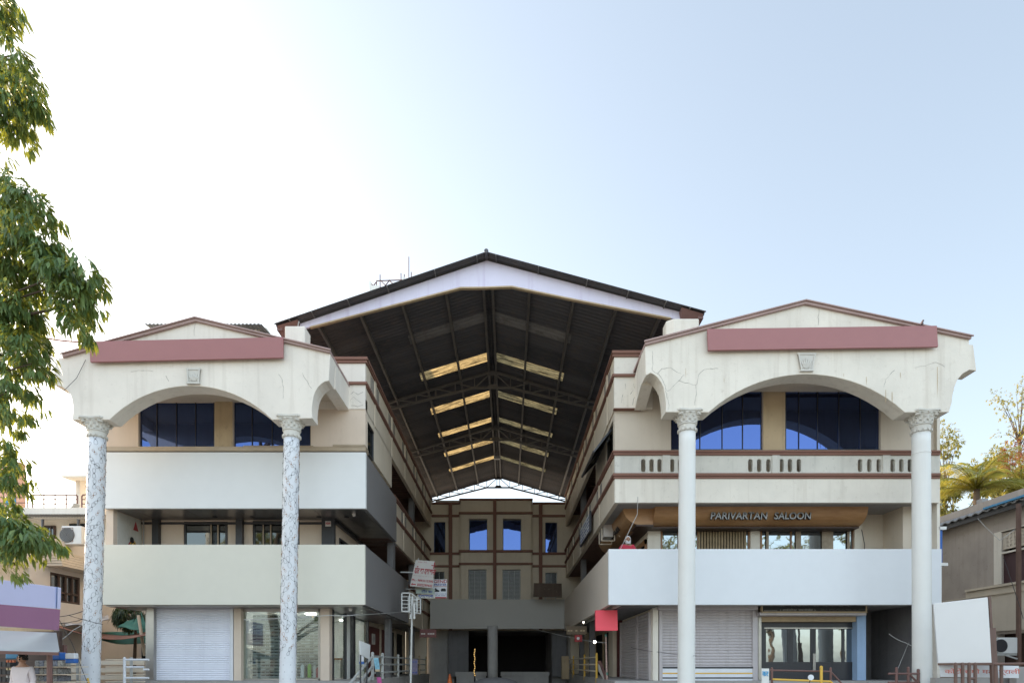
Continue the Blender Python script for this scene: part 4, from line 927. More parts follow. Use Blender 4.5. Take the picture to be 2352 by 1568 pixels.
def posted(label, pts, Y, mat, lines, d=.03, name='sign_board', bord=None):
    r = thing(name, label, 'sign', P(pts[3][0], pts[3][1], Y))
    a = [P(p[0], p[1], Y) for p in pts]; m = MB(); m.hexa(a, [v+Vector((0, d, 0)) for v in a]); m.build('panel', mat, r)
    if bord:
        m = MB()
        for i in range(4): m.bar(a[i], a[(i+1) % 4], .03, .04)
        m.build('frame', bord, r)
    for (s_, x0, x1, y0, y1, mt, bd) in lines:
        O = a[3]; U = (a[2]-a[3]); V = (a[0]-a[3])
        org = O+U*x0+V*y0+Vector((0, -.006, 0))
        text('lettering', s_, mt, r, org, U.length*(x1-x0), V.length*(y1-y0), ux=U, uz=V.normalized(), ext=.002, bold=bd)
    return r, a
YG = 22.0
r1, a = posted('weathered white dental clinic sign in red Hindi with phone numbers, at left side of atrium', [(955, 1285), (1015-16.5, 1288), (994, 1350), (941.5, 1345)], YG, M['paper'],
   [('दाँत का दवाखाना', .05, .97, .48, .78, M['redink'], .03), ('-- - --- -, -- - -- -',   .05, .95, .39, .42, M['redink'], 0), ('Ph:- 9893315395', .03, .95, .2, .29, M['redink'], .02), ('8302299443', .3, .95, .03, .13, M['redink'], .02), ('--- --', .12, .5, .93, .945, M['redink'], 0)])
O, U, V = a[3], a[2]-a[3], a[0]-a[3]
m = MB(); n_ = Vector((0, -.006, 0)); q = lambda u, v: O+U*u+V*v+n_
m.add([q(.72, .84), q(.95, .84), q(.95, .87), q(.72, .87)], [(0, 1, 2, 3)]); m.add([q(.82, .72), q(.86, .72), q(.86, .97), q(.82, .97)], [(0, 1, 2, 3)])
m.add([q(.02, .08), q(.1, .13), q(.1, .1), q(.24, .1), q(.24, .06), q(.1, .06), q(.1, .03)], [tuple(range(7))]); m.build('emblem', M['redink'], r1)
m = MB(); m.bar(O+Vector((.3, .05, -.0)), O+Vector((.3, .05, 1.0))+Vector((0, 0, 0)), .04, .04); m.bar(O+Vector((.1, .05, .5)), (-3.9, YG, (O.z+.5)), .04, .04); m.build('bracket', M['greypipe'], r1)
posted('small pale green clinic sign in blue Hindi below the dental sign', [(955, 1351), (998, 1351), (998, 1363), (955, 1362)], YG+.3, plain('pale_green_paper', (.48, .55, .48), .7), [('दाँत का', .3, .9, .15, .85, M['blueink'], .02)])
posted('narrow grey sign in blue Hindi hanging under the pale green clinic sign', [(958, 1364.5), (1000, 1364.5), (999, 1373), (960, 1373)], YG+.3, M['sign_lo'], [('दवाखाना', .05, .95, .1, .9, M['blueink'], .03)])
r2, a = posted('white printer shop sign with a red and blue heading beside the dental sign', [(995, 1329.5), (1027, 1329.5), (1026, 1373), (993, 1373)], YG+.8, M['column_w'],
   [('GEND', .05, .98, .80, .97, M['redink'], .02), ('PRINTER', .08, .95, .665, .765, M['blueink'], .03), ('-- --- - ---- --', .04, .96, .22, .24, M['blueink'], 0), ('--- -- ----', .1, .9, .14, .16, M['blueink'], 0)])
O, U, V = a[3], a[2]-a[3], a[0]-a[3]
m = MB(); m.add([q(.02, 0), q(.98, 0), q(.98, .07), q(.02, .07)], [(0, 1, 2, 3)]); m.add([q(.08, .61), q(.95, .61), q(.95, .63), q(.08, .63)], [(0, 1, 2, 3)]); m.build('stripe', M['redink'], r2)
m = MB(); m.add([q(.12, .34), q(.45, .34), q(.48, .4), q(.3, .47), q(.2, .55), q(.12, .5), q(.18, .42)], [tuple(range(7))]); m.add([q(.58, .36), q(.9, .36), q(.93, .46), q(.84, .52), q(.62, .52), q(.56, .45)], [tuple(range(6))]); m.build('picture', M['blackink'], r2)
m = MB(); m.bar(P(1012, 1352, YG+.9), (-3.9, YG+.9, Z(1352, YG+.9)), .04, .04); m.build('bracket', M['greypipe'], r2)
rb = thing('sign_board', 'old brown blank board on two legs before the rear block', 'sign', P(1257, 1376, 28.5))
a = [P(1226, 1338, 28.5), P(1290, 1339, 28.5), P(1291, 1371, 28.5), P(1225, 1370, 28.5)]
m = MB(); m.hexa(a, [v+Vector((0, .05, 0)) for v in a]); m.build('panel', plaster('faded_brown', (.12, .085, .065), (.25, .2, .16), .6, 2), rb)
m = MB(); m.pbox(1251, 1253, 1370, 1378, 28.52, .04); m.pbox(1275, 1277, 1370, 1378, 28.52, .04); m.build('leg', M['greypipe'], rb)
rw = thing('sign_board', 'pale blue-grey text board on the side parapet of the right block', 'sign', (2.75, 21.7, 6.1))
m = MB(); m.box(2.72, 2.76, 20.4, 23.1, 6.08, 6.70); m.build('panel', M['sign_rw'], rw)
for i in range(4): text('lettering', ['-- --- --', '--- - ----', '- -- --- --', '---- - --'][i], M['blueink'], rw, (2.715, 22.9, 6.55-.13*i), 2.3, .035, ux=(0, -1, 0), ext=.002)
m = MB(); m.box(2.70, 2.77, 20.36, 20.4, 6.05, 6.73); m.box(2.70, 2.77, 23.1, 23.14, 6.05, 6.73); m.box(2.70, 2.77, 20.4, 23.1, 6.04, 6.08); m.build('frame', M['dark'], rw)
ld = thing('sign_board', 'black lawyer name board with white Hindi letters over the shop door', 'sign', (X(1870, 16.95), 16.95, 3.0))
m = MB(); m.pbox(1751, 1991, 1372, 1405, 16.95, .06); m.build('panel', M['blackink'], ld)
m = MB(); m.pbox(1750, 1992, 1403.2, 1406, 16.93, .1); m.pbox(1989, 1992, 1386, 1404, 16.93, .1); m.pbox(1750, 1752, 1386, 1404, 16.93, .1); m.build('frame', M['ochre'], ld)
text('lettering', 'राजाडा आवाद राव', M['letters'], ld, P(1786, 1393.5, 16.945), X(1952, 17)-X(1786, 17), .21, bold=.02)
text('lettering', '( हाईकोर्ट एडवोकेट )', M['letters'], ld, P(1792, 1403, 16.945), .98, .075, bold=.01)
for k, (u, v, s_) in enumerate(((1755, 1785, '---------'), (1885, 1988, '-- : --- -- - --- -- ----'), (1885, 1975, '--- : -- --- -- ---'))):
    text('lettering', s_, M['letters'], ld, P(u, 1402 if k != 1 else 1399, 16.945), X(v, 17)-X(u, 17), .016)
# boards at the foot of the left block
sb = thing('sign_board', 'small tilted pale notice board on two dark legs by the left steps', 'sign', P(838, 1600, 16.2))
a = [P(825, 1470, 16.1), P(848.5, 1480, 16.9), P(847, 1513, 16.9), P(826, 1502, 16.1)]
m = MB(); m.hexa(a, [v+Vector((.02, .03, 0)) for v in a]); m.build('panel', M['sign_lw'], sb)
m = MB(); a2 = [v+Vector((-.004, -.012, 0)) for v in [a[0]*.9+a[2]*.1, a[1]*.9+a[3]*.1, a[2]*.9+a[0]*.1, a[3]*.9+a[1]*.1]]; m.quad(*a2); m.build('notice', plain('notice_print', (.62, .45, .45), .7, 0, .5, .3, 30), sb)
m = MB(); m.tube(P(828, 1500, 16.2), P(828, 1610, 16.2), .022); m.tube(P(844, 1508, 16.8), P(841, 1600, 16.8), .022); m.build('leg', M['dark'], sb)
bn = thing('banner', 'narrow blue and magenta printed banner leaning on the left railing', 'banner', P(868, 1568, 17.4))
for (c, y0, y1, xa, xb) in ((M['tarpw'], 1509, 1510, 858, 870), (plain('banner_blue', (.25, .50, .62), .6, 0, .4, .3, 14), 1510, 1536, 858, 869), (M['ochre'], 1536, 1541, 861.5, 871.5), (M['blackink'], 1541, 1554, 862.5, 872.5), (plain('banner_magenta', (.50, .10, .28), .6, 0, .3, .3, 14), 1554, 1572, 865, 875)):
    pa = [P(xa, y0, 17.4), P(xb, y0, 17.4), P(xb+(y1-y0)*.14, y1, 17.4), P(xa+(y1-y0)*.14, y1, 17.4)]
    m = MB(); m.hexa(pa, [v+Vector((0, .02, 0)) for v in pa]); m.build('printed_panel', c, bn)
bs = thing('sign_board', 'white and blue notice hung on the steps railing behind the tilted board', 'sign', P(832, 1520, 17))
m = MB(); m.pbox(825, 836, 1503, 1518, 17.0, .02); m.build('panel', M['column_w'], bs); m = MB(); m.pbox(825, 836, 1518, 1524, 17.0, .02); m.build('stripe', M['blue'], bs)
pg = thing('sign_board', 'dark lilac poster fixed low on the left corridor railing', 'sign', P(952, 1548, 22.5))
m = MB(); m.pbox(946, 959, 1513, 1548, 22.5, .02); m.build('panel', plain('dull_lilac', (.25, .22, .32), .7, 0, .5, .3, 8), pg)
text('lettering', '--\n--', M['blueink'], pg, P(947.5, 1544, 22.49), .17, .42)
ms = thing('sign_board', 'dim dark red signboard in the shade under the left corridor', 'sign', P(980, 1463, 24))
m = MB(); m.pbox(964, 1002, 1444, 1463, 24, .06); m.build('panel', plain('dull_red', (.16, .06, .055), .7), ms); text('lettering', '-- ---', M['paper'], ms, P(967, 1456, 23.99), .52, .05)
dg_ = thing('sign_board', 'dim brown signboard in the shade under the right corridor', 'sign', P(1320, 1456, 22))
m = MB(); m.pbox(1301, 1348, 1437, 1456, 22, .06); m.build('panel', plain('dull_brown', (.14, .10, .06), .7), dg_); text('lettering', '-- - --', M['ochre'], dg_, P(1304, 1449, 21.99), .62, .05)
rr_ = thing('sign_board', 'dim red hanging sign in the right corridor', 'sign', P(1328, 1473, 21))
m = MB(); m.pbox(1320, 1337, 1457, 1473, 21, .05); m.build('panel', plain('dim_red', (.30, .03, .03), .7), rr_); m = MB(); m.tube(P(1328, 1465, 20.99), P(1328, 1465, 20.97), .05, 12); m.build('emblem', M['paper'], rr_)
fs = slab([(1373, 1520), (1378, 1528), (1394, 1572), (1375, 1540)], 19, 18.4, M['paper'], 'sign_board', 'white text board leaning against the right corridor rail', d=.04)
m = MB(); m.bar(P(1376, 1518, 18.9), P(1396, 1566, 18.3), .10, .06); o = m.build('frame_bar', M['rustpipe'], None); tag(o, 'brown wooden bar of the leaning board at the right corridor', 'bar')
kr = thing('sign_board', 'narrow pale board with blue Hindi letters before the black shop door', 'sign', P(1757, 1600, 15.0))
m = MB(); m.pbox(1750, 1766.5, 1534, 1610, 15.0, .03); m.build('panel', M['column'], kr); text('lettering', 'कर', plain('sky_blue_ink', (.03, .32, .62), .5), kr, P(1751, 1552, 14.99), .15, .12, bold=.02)
# small wall poster and pot
wp = thing('poster', 'white square poster with a flower print on the dark red door', 'poster', (-5.05, 22.9, 2.4))
m = MB(); m.box(-5.07, -5.05, 22.6, 23.1, 2.35, 2.75); m.build('sheet', M['paper'], wp); m = MB(); m.ball((-5.045, 22.85, 2.55), .13, sx=.05); m.build('print', M['greypipe'], wp)
# ================================================================== RAILINGS AND POLES
def railing(label, posts, rails, mp, mr, rp=.03, rr=.022, group=None):
    base = Vector(posts[0][0]); r = thing('railing', label, 'railing', (base.x, base.y, base.z), group)
    for a, b in posts: m = MB(); m.tube(a, b, rp, 10); m.ball(b, rp*1.1, n=8, m=5); m.build('post', mp, r, smooth=False)
    for a, b in rails: m = MB(); m.tube(a, b, rr, 8); m.build('rail', mr, r)
    return r
xl = -3.95
yp = [17.7, 19.1, 21.8, 24.4]
railing('pale grey pipe railing along the left corridor edge', [((xl, y, 1.15), (xl, y, 1.92)) for y in yp], [((xl, 17.7, z), (xl, 24.4, z)) for z in (1.35, 1.6, 1.84)], M['greypipe'], M['greypipe'], .045, .03)
railing('pale grey sloping pipe handrail down the left steps', [((xl-.05, 16.2, .1), (xl-.05, 16.2, 1.1))], [((xl, 17.7, z), (xl-.25, 15.4, z-.95)) for z in (1.84, 1.55, 1.3)], M['greypipe'], M['greypipe'], .04, .035)
railing('dim yellow-posted railing at the far left of the corridor', [((xl, y, 1.15), (xl, y, 1.95)) for y in (24.8, 27, 29.2)], [((xl, 24.8, z), (xl, 29.2, z)) for z in (1.35, 1.6, 1.84)], M['ochre'], M['greypipe'], .04, .022)
xr = 2.92
railing('yellow and grey pipe railing along the right corridor edge', [((xr, y, 1.0), (xr, y, 1.95)) for y in (20.2, 23.4, 27.4)], [((xr, 20.2, z), (xr, 29.5, z)) for z in (1.38, 1.6, 1.84)], M['yellow'], M['side'], .038, .026)
m = MB(); m.box(2.55, 2.9, 29.2, 29.45, .9, 2.0); o = m.build('bollard', M['ochre'], None, bevel=.02); tag(o, 'squat yellow-brown pillar at the far end of the right corridor railing', 'pillar')
# brown railing of the right shops
Yq = 15.2
def pp(px, py, Y=Yq): return P(px, py, Y)
railing('maroon and yellow pipe railing with sloping end before the black shop door', [(pp(1773, 1640), pp(1773, 1534)), (pp(1908, 1640), pp(1908, 1534))],
        [(pp(1768, 1538), pp(1908, 1541)), (pp(1768, 1580), pp(1890, 1580)), (pp(1908, 1541), pp(1985, 1625))], M['rustpipe'], M['rustpipe'], .028, .022)
railing('yellow pipe rail and post standing before the black shop door', [(pp(1886.5, 1640, 15.1), pp(1886.5, 1531, 15.1))], [(pp(1775, 1559, 15.1), pp(1908, 1564, 15.1)), (pp(1908, 1564, 15.1), pp(1970, 1640, 15.1))], M['yellow'], M['yellow'], .035, .026)
railing('maroon pipe railing with three posts before the dark alley', [(pp(x, 1640), pp(x, y)) for x, y in ((2059, 1534), (2086, 1533), (2109, 1538))],
        [(pp(2040, 1546), pp(2112, 1546)), (pp(2040, 1566), pp(2112, 1566)), (pp(2086, 1544), pp(2180, 1640)), (pp(2086, 1566), pp(2150, 1640))], M['rustpipe'], M['rustpipe'], .034, .026)
railing('white pipe railing stub beside the left steel pillar', [(pp(286, 1640, 15.6), pp(286, 1511, 15.6))], [(pp(286, 1514, 15.6), pp(342, 1514, 15.6)), (pp(286, 1531, 15.6), pp(330, 1531, 15.6)), (pp(330, 1536.5, 15.6), pp(342, 1536.5, 15.6)), (pp(286, 1556, 15.6), pp(342, 1556, 15.6))], M['pipew'], M['pipew'], .035, .026)
pl_ = thing('street_pole', 'thin white pole carrying a white steel cage by the left corridor', 'pole', (X(945, 20), 20, 0))
m = MB(); m.tube((X(942, 20), 20, 0), (X(947, 20), 20, Z(1362, 20)), .03, 10); m.build('pole', M['column'], pl_)
m = MB(); m.tube((X(952, 19.95), 19.9, Z(1421, 20)), (X(952, 20), 19.9, Z(1386, 20)), .035, 10); m.tube((X(944, 20), 19.9, Z(1421, 20)), (X(944, 20), 19.9, Z(1410, 20)), .03, 10); m.build('tube', M['column'], pl_)
m = MB(); c = lambda px, py, Y: P(px, py, Y)
for Yc_, x0, x1, y0, y1 in ((19.8, 923, 941, 1361, 1403), (20.2, 938, 958, 1371, 1406), (20.8, 945, 966, 1375, 1408)):
    for (a, b) in (((x0, y0), (x1, y0)), ((x1, y0), (x1, y1)), ((x0, y1), (x1, y1)), ((x0, y0), (x0, y1))): m.bar(P(*a, Yc_), P(*b, Yc_), .035, .035)
    for k in range(1, 5): m.bar(P(x0, y0+(y1-y0)*k/5, Yc_), P(x1, y0+(y1-y0)*k/5, Yc_), .02, .02)
m.bar(P(923, 1403, 19.8), P(966, 1408, 20.8), .04, .04); m.bar(P(941, 1361, 19.8), P(958, 1371, 20.2), .03, .03); m.build('cage', M['column'], pl_)
m = MB(); m.tube(P(1391.5, 1457, 18.3), P(1394.5, 1580, 18.3), .028, 10); po_ = m.build('pole', plain('peeling_pink_pole', (.52, .36, .30), .6, 0, .6, .4, 18), None); tag(po_, 'peeling pink pole with green bands near the red square sign', 'pole')
m = MB(); m.tube(P(1391.5, 1456, 18.3), P(1391.6, 1461, 18.3), .032, 10); m.tube(P(1394, 1543, 18.3), P(1394.2, 1549, 18.3), .032, 10); m.build('band', M['tarpg'], po_)
ct = thing('round_column', 'pale round column standing on a dark dome base in the middle of the atrium', 'column', (X(1131.5, 27), 27, 0))
m = MB(); m.lathe((X(1131.5, 27), 27, 0), [(.235, .5), (.228, 1.5), (.225, 3.3)], 32); m.build('shaft', M['concrete'], ct, smooth=True)
m = MB(); m.lathe((X(1138, 21), 21.5, 0), [(1.0, .0), (1.0, .6), (.92, .85), (.7, 1.02), (.4, 1.12), (.05, 1.15)], 36); m.build('base', M['darkconc'], ct, smooth=True)
for k, (x0, x1, yy) in enumerate(((1046, 1118, 28), (1150, 1262, 28.4))):
    m = MB(); m.box(X(x0, yy), X(x1, yy), yy, yy+.6, Z(1551, yy), Z(1542, yy)); m.box(X(x0+2, yy), X(x1-2, yy), yy+.05, yy+.55, 0, Z(1551, yy)); o = m.build('counter', M['concrete'], None)
    tag(o, ['low pale counter in the dark left of the round column', 'low pale counter in the dark right of the round column'][k], 'counter')
cn_ = thing('traffic_cone', 'orange traffic cone at the foot of the left corridor wall', 'traffic cone', (X(1033, 24), 24, .6))
m = MB(); m.lathe((X(1033, 24), 24, .6), [(.2, 0), (.2, .03), (.15, .04), (.03, .62), (.0, .63)], 16); m.build('cone', plain('orange_plastic', (.75, .16, .03), .5), cn_)
sp = thing('light_string_post', 'thin post wound with small yellow lights in the far left corridor', 'post', (X(1090, 26), 26, 0))
m = MB(); m.tube((X(1090, 28), 28, 0), (X(1091, 28), 28, Z(1488, 28)), .03); m.build('post', M['dark'], sp); m = MB()
for k in range(16): m.ball((X(1090, 28)+.02*math.cos(k*1.3), 28-.035, 1.1+k*.08), .02, n=6, m=4)
m.build('string_light', M['bulbw'], sp)
for k, (px, py, Y, r_) in enumerate(((1342, 1427.5, 24, .055), (1366, 1473, 21.5, .05))):
    r = thing('corridor_lamp', ['lit white bulb under the ceiling of the right corridor', 'lit white lamp on a shop front in the right corridor'][k], 'lamp', P(px, py, Y))
    m = MB(); m.ball(P(px, py, Y), r_); m.build('bulb', M['bulb'], r); m = MB(); m.tube(P(px, py, Y)+Vector((0, 0, .04)), P(px, py, Y)+Vector((0, 0, .14)), .03); m.build('holder', M['dark'], r)
# ------------------------------------------------------------------ display shelves of the glazed shop
for gi, (x0, x1, yy, lab) in enumerate(((-7.45, -6.5, 17.75, 'white wall of shelves with rows of dark eyeglasses in the left shop window'), (-6.25, -5.42, 18.0, 'greyish wall of shelves with dark eyeglasses seen behind the inner patterned column'))):
    r = thing('display_shelf', lab, 'shelf', (x0, yy, 1.16))
    m = MB(); m.box(x0, x1, yy, yy+.05, 1.17, 3.05); m.build('back_panel', M['acw'], r)
    for k in range(19):
        z = 1.25+k*.095; m = MB(); m.box(x0, x1, yy-.14, yy, z, z+.012); sh = m.build('shelf', M['pipew'], r)
        m = MB(); x = x0+.05
        while x < x1-.12:
            if rnd.random() < .85: m.box(x, x+.045, yy-.12, yy-.10, z+.014, z+.046); m.box(x+.055, x+.10, yy-.12, yy-.10, z+.014, z+.046); m.box(x+.04, x+.06, yy-.12, yy-.11, z+.032, z+.042)
            x += .125
        if m.v: m.build('eyeglasses', M['blackink'], sh)
ctb = thing('shop_counter', 'white shop counter with brown top behind the side glass of the left shop', 'counter', (-6.0, 20.2, 1.16))
m = MB(); m.box(-6.3, -5.3, 19.2, 19.7, 1.17, 1.75); m.build('cabinet', M['acw'], ctb); m = MB(); m.box(-6.35, -5.25, 19.15, 19.75, 1.75, 1.8); m.build('top', M['woodf'], ctb)
for k, (px, h_, c, y_) in enumerate(((694, .34, M['column_w'], 17.6), (710, .36, plain('lime_green', (.25, .55, .05), .5), 17.7), (722, .32, M['acw'], 17.75), (729, .26, M['redink'], 17.65), (702, .3, M['dark'], 17.8))):
    m = MB(); x = X(px, y_); m.box(x-.05, x+.05, y_, y_+.08, 1.22, 1.22+h_); m.box(x-.03, x+.03, y_+.01, y_+.07, 1.22+h_, 1.26+h_); o = m.build('display_box', c, None, bevel=.01)
    tag(o, ['slim white box', 'lime green box', 'wide pale grey box', 'short dark red box', 'black box'][k]+' standing on the shop window ledge beside the patterned column', 'box')
# ------------------------------------------------------------------ wires
def wire(label, pts, r, mat, sag=0, cat='cable', name='cable'):
    m = MB(); out = []
    for i in range(len(pts)-1):
        a, b = Vector(pts[i]), Vector(pts[i+1])
        for k in range(12): t = k/12; p = a.lerp(b, t); p.z -= sag*4*t*(1-t); out.append(p)
    out.append(Vector(pts[-1])); m.path(out, r, 5); o = m.build(name, mat, None); return tag(o, label, cat)
wire('orange cable running from the left tree to the red board of the left block', [P(-120, 752, 13.2), P(90, 774, 14.0), P(206, 786, 14.55)], .018, plain('orange_cable', (.38, .12, .07), .6), .03)
wire('thin dark wire hanging diagonally across the left end of the arched fascia', [P(197, 826, 14.7), P(176, 868, 14.68), P(147, 897, 14.66)], .006, M['wire'])
wire('pale cable strung below the olive-grey sign towards the atrium', [P(560, 1387+35, 15.6), P(757, 1412, 15.6), P(820, 1411, 16.2), P(986, 1399, 26)], .010, M['cable_w'], .02)
wire('thin cable sagging from the sign bottom to the red pole in the right corridor', [P(1215, 1440, 28), P(1330, 1467, 22), P(1393, 1475, 18.2)], .012, M['cable_w'], .02)
wire('thin dark wire crossing the grey shutters of the right block', [P(1450, 1486, 17.6), P(1520, 1497, 17.1), P(1600, 1505, 15.0)], .006, M['wire'], .02)
wire('dark cable running from the lilac sign across the outer patterned column', [P(157, 1355+57, 14.4), P(236, 1433, 14.5)], .007, M['wire'], .01)
wire('upper dark cable between the magenta sign and the outer patterned column', [P(130, 1416, 15.6), P(195, 1401, 15.8)], .009, M['wire'], .03)
wire('lower dark cable between the magenta sign and the outer patterned column', [P(129, 1430, 15.6), P(165, 1427, 15.7), P(195, 1418, 15.8)], .009, M['wire'], .02)
wire('pale cable rising from the grey awning towards the outer patterned column', [P(135, 1472, 15.6), P(168, 1446, 15.7), P(195, 1428, 15.8)], .009, M['cable_w'], .02)
wire('thin guy wire ending in a yellow sleeve left of the outer patterned column', [P(132, 1415, 14.0), P(165, 1475, 14.0), P(201, 1568, 14.0)], .007, M['wire'])
m = MB(); m.tube(P(201, 1556, 13.99), P(207.5, 1582, 13.99), .022, 8); o = m.build('cable_sleeve', M['yellow'], None); tag(o, 'yellow plastic sleeve on the guy wire', 'sleeve')
wire('loose tangle of pale wire over the dark alley', [P(2042, 1455, 17), P(2080, 1475, 17), P(2118, 1488, 17)], .009, M['cable_w'], .03)
wire('thin pale wire crossing upwards over the dark alley', [P(2060, 1540, 17.2), P(2085, 1480, 17.2), P(2122, 1420, 17.2)], .007, M['cable_w'], .0)
wire('black cable drooping beside the saloon wall corner', [P(1979, 1215, 17.6), P(1986, 1250, 17.6), P(1984, 1345, 17.6)], .012, M['wire'])
wire('grey cable hanging in front of the saloon corner behind the man', [P(1465, 1140, 16.3), P(1464, 1180, 16.5), P(1424, 1262, 16.8)], .009, M['cable_w'])
wire('sagging cable across the shaded wall of the right house', [P(2246, 1190, 17), P(2296, 1240, 17), P(2330, 1215, 17.0)], .008, M['cable_w'], .02)
wire('long thin wire falling down the wall of the right house', [P(2305, 1280, 17), P(2355-10, 1400, 16), P(2350, 1420, 16)], .008, M['wire'])
# ------------------------------------------------------------------ antenna mast behind the roof
ma = thing('antenna_mast', 'rusty lattice antenna mast with white panels rising behind the shed roof', 'mast', (X(895, 40), 40, 8))
YM = 40
m = MB()
for (x, y0, y1) in ((852, 648, 700), (865, 644, 700), (873, 631, 700), (921, 628, 700), (928.5, 630, 700), (934, 640, 690), (944.5, 625, 690)): m.tube(P(x, y0, YM), P(x, y1, YM), .035, 6)
m.tube(P(939, 590, YM), P(939, 700, YM), .03, 6)
for (a, b) in (((866, 645), (924, 643)), ((873, 660), (921, 662)), ((873, 643), (895, 665)), ((895, 643), (873, 672)), ((895, 645), (912, 660)), ((865, 655), (880, 672)), ((852, 650), (858, 658)), ((858, 656), (864, 648)), ((905, 665), (935, 640)), ((921, 645), (945, 652))): m.bar(P(*a, YM), P(*b, YM), .05, .05)
m.build('lattice', M['rustpipe'], ma)
m = MB(); m.box(X(850, YM), X(853.5, YM), YM-.2, YM, Z(672, YM), Z(650, YM)); m.box(X(925, YM), X(930, YM), YM-.2, YM, Z(665, YM), Z(640, YM)); m.box(X(852, YM), X(872, YM), YM-.3, YM+.5, Z(700, YM), Z(662, YM)); m.build('panel_antenna', M['column'], ma)
# ------------------------------------------------------------------ bird and twig on the red board
br = thing('pigeon', 'small dark pigeon perched on the red board of the right block', 'bird', P(2118, 748, 14.98))
m = MB(); c = P(2117.5, 743, 15.0); m.ball(c, .045, sx=.7, sy=.9, sz=1.25); m.ball(c+Vector((.02, -.01, .065)), .024); m.tube(c+Vector((.02, 0, .07)), c+Vector((.05, -.02, .065)), .008, 5, .002); m.tube(c+Vector((-.01, .02, -.03)), c+Vector((-.03, .05, -.075)), .02, 6, .012); m.build('body', plain('pigeon_grey', (.13, .09, .09), .7), br, smooth=True)
m = MB(); m.tube(c+Vector((-.01, 0, -.04)), c+Vector((-.01, 0, -.075)), .004, 4); m.tube(c+Vector((.01, 0, -.04)), c+Vector((.01, 0, -.075)), .004, 4); m.build('leg', M['redink'], br)
# ================================================================== LEFT NEIGHBOUR HOUSE (wall running away at x = -15)
LN = thing('neighbour_house', 'cream two-storey house behind the leafy tree at the left edge', 'house', (-17, 20, 0)); XN = -15.0
W = MB(); W.wall(14.0, 24.2, 0, 5.75, XN, XN-.2, [(19.95, 21.35, 3.68, 4.63), (15.5, 19.08, 4.0, 4.62)], 'x'); W.box(XN, -19, 24.2, 24.4, 0, 5.75); W.build('wall', M['cream2'], LN)
m = MB(); m.box(-19, -16.2, 14, 24.2, 5.2, 5.4); m.box(-15.6, -15.65, 15.3, 19.3, 3.6, 4.9); m.box(-24, -14.0-1, 23.6, 30, 5.75, 7.6); m.build('inner_wall', M['cream'], LN)
wf = MB()
for (a, b, c, d) in ((19.95, 21.35, 3.68, 3.75), (19.95, 21.35, 4.56, 4.63), (19.95, 20.03, 3.75, 4.56), (21.27, 21.35, 3.75, 4.56), (20.35, 20.42, 3.75, 4.56), (20.66, 20.73, 3.75, 4.56), (20.97, 21.05, 3.75, 4.56), (20.03, 21.27, 3.98, 4.03)): wf.box(XN-.08, XN-.02, a, b, c, d)
wo = wf.build('window', M['wooddk'], LN); m = MB(); m.box(XN-.1, XN-.09, 20, 21.3, 3.7, 4.6); m.build('pane', M['glassR'], wo)
m = MB()                                              # stepped concrete sunshade
for k in range(6):
    t = k/5; m.prism([(19.65+.42*t, 4.78+.5*t), (22.3, 4.78+.5*t), (22.3, 4.85+.5*t), (19.65+.42*t, 4.85+.5*t)], XN-.0, XN+.62-.42*t, 'x')
m.build('sunshade', M['beige'], LN)
m = MB(); m.box(XN-.06, XN, 14.2, 18.6, 4.62, 4.70); m.build('recess_lintel', M['ochre'], LN)
YT = 23.5                                             # upper set-back storey facing the street
m = MB(); m.pbox(-60, 238, 1165, 1180, YT-.8, 1.0); m.pbox(60, 235, 1180, 1184, YT-.7, .5); m.build('roof_slab', M['white'], LN)
m = MB(); a = [(20, 1185), (150, 1184), (190, 1192), (205, 1196)]
for i in range(60):
    x = 10+i*3.2; m.add([P(x, 1180+1.2*(i % 2), 22.2), P(x+3.2, 1180+1.2*((i+1) % 2), 22.2), P(x+3.2+6, 1190, 23.4), P(x+6, 1190, 23.4)], [(0, 1, 2, 3)])
m.build('sheet_awning', M['roofg'], LN)
m = MB(); m.pbox(101, 126, 1208, 1246, 23.54, .05); m.pbox(159, 200, 1202, 1240, 23.5, .08); m.build('dark_opening', M['glassD'], LN)
m = MB(); m.pbox(100, 103, 1206, 1246, 23.5, .08); m.pbox(122, 125, 1206, 1246, 23.5, .08); m.pbox(103, 122, 1206, 1209, 23.5, .08); m.pbox(108, 110, 1209, 1246, 23.52, .05); m.pbox(115, 117, 1209, 1246, 23.52, .05); m.build('window_frame', M['wooddk'], LN)
m = MB(); m.tube(P(98, 1192, 22.3), P(98, 1230, 22.3), .05); m.tube(P(181, 1192, 22.3), P(179, 1230, 22.3), .05); m.build('post', M['dark'], LN)
m = MB(); m.pbox(174, 184, 1096, 1166, 25, .3); m.pbox(184, 190, 1100, 1166, 25.4, .3); m.build('terrace_pillar', M['white'], LN)
m = MB(); m.hexa([P(140, 1091, 23.5), P(215, 1090, 23.5), P(215, 1094, 23.5), P(140, 1095, 23.5)], [P(182, 1106, 26.5), P(235, 1106, 26.5), P(235, 1110, 26.5), P(182, 1110, 26.5)]); m.build('terrace_slab', M['cream'], LN)
def trail(x0, x1, y0, y1, n, Y=24):
    m = MB(); m.path([P(x0, y1, Y), P(x0, y0+3, Y), P(x0+3, y0, Y), P(x1-3, y0, Y), P(x1, y0+3, Y), P(x1, y1, Y)], .028, 6)
    for k in (1, 2): m.tube(P(x0, y0+(y1-y0)*k/3, Y), P(x1, y0+(y1-y0)*k/3, Y), .018, 6)
    for k in range(1, n): m.tube(P(x0+(x1-x0)*k/n, y0, Y), P(x0+(x1-x0)*k/n, y1, Y), .022, 6)
    m.build('terrace_railing', M['rustpipe'], LN)
trail(75, 178, 1136, 1167, 4); trail(188, 215, 1136, 1167, 2); trail(-20, 64, 1130, 1166, 3)
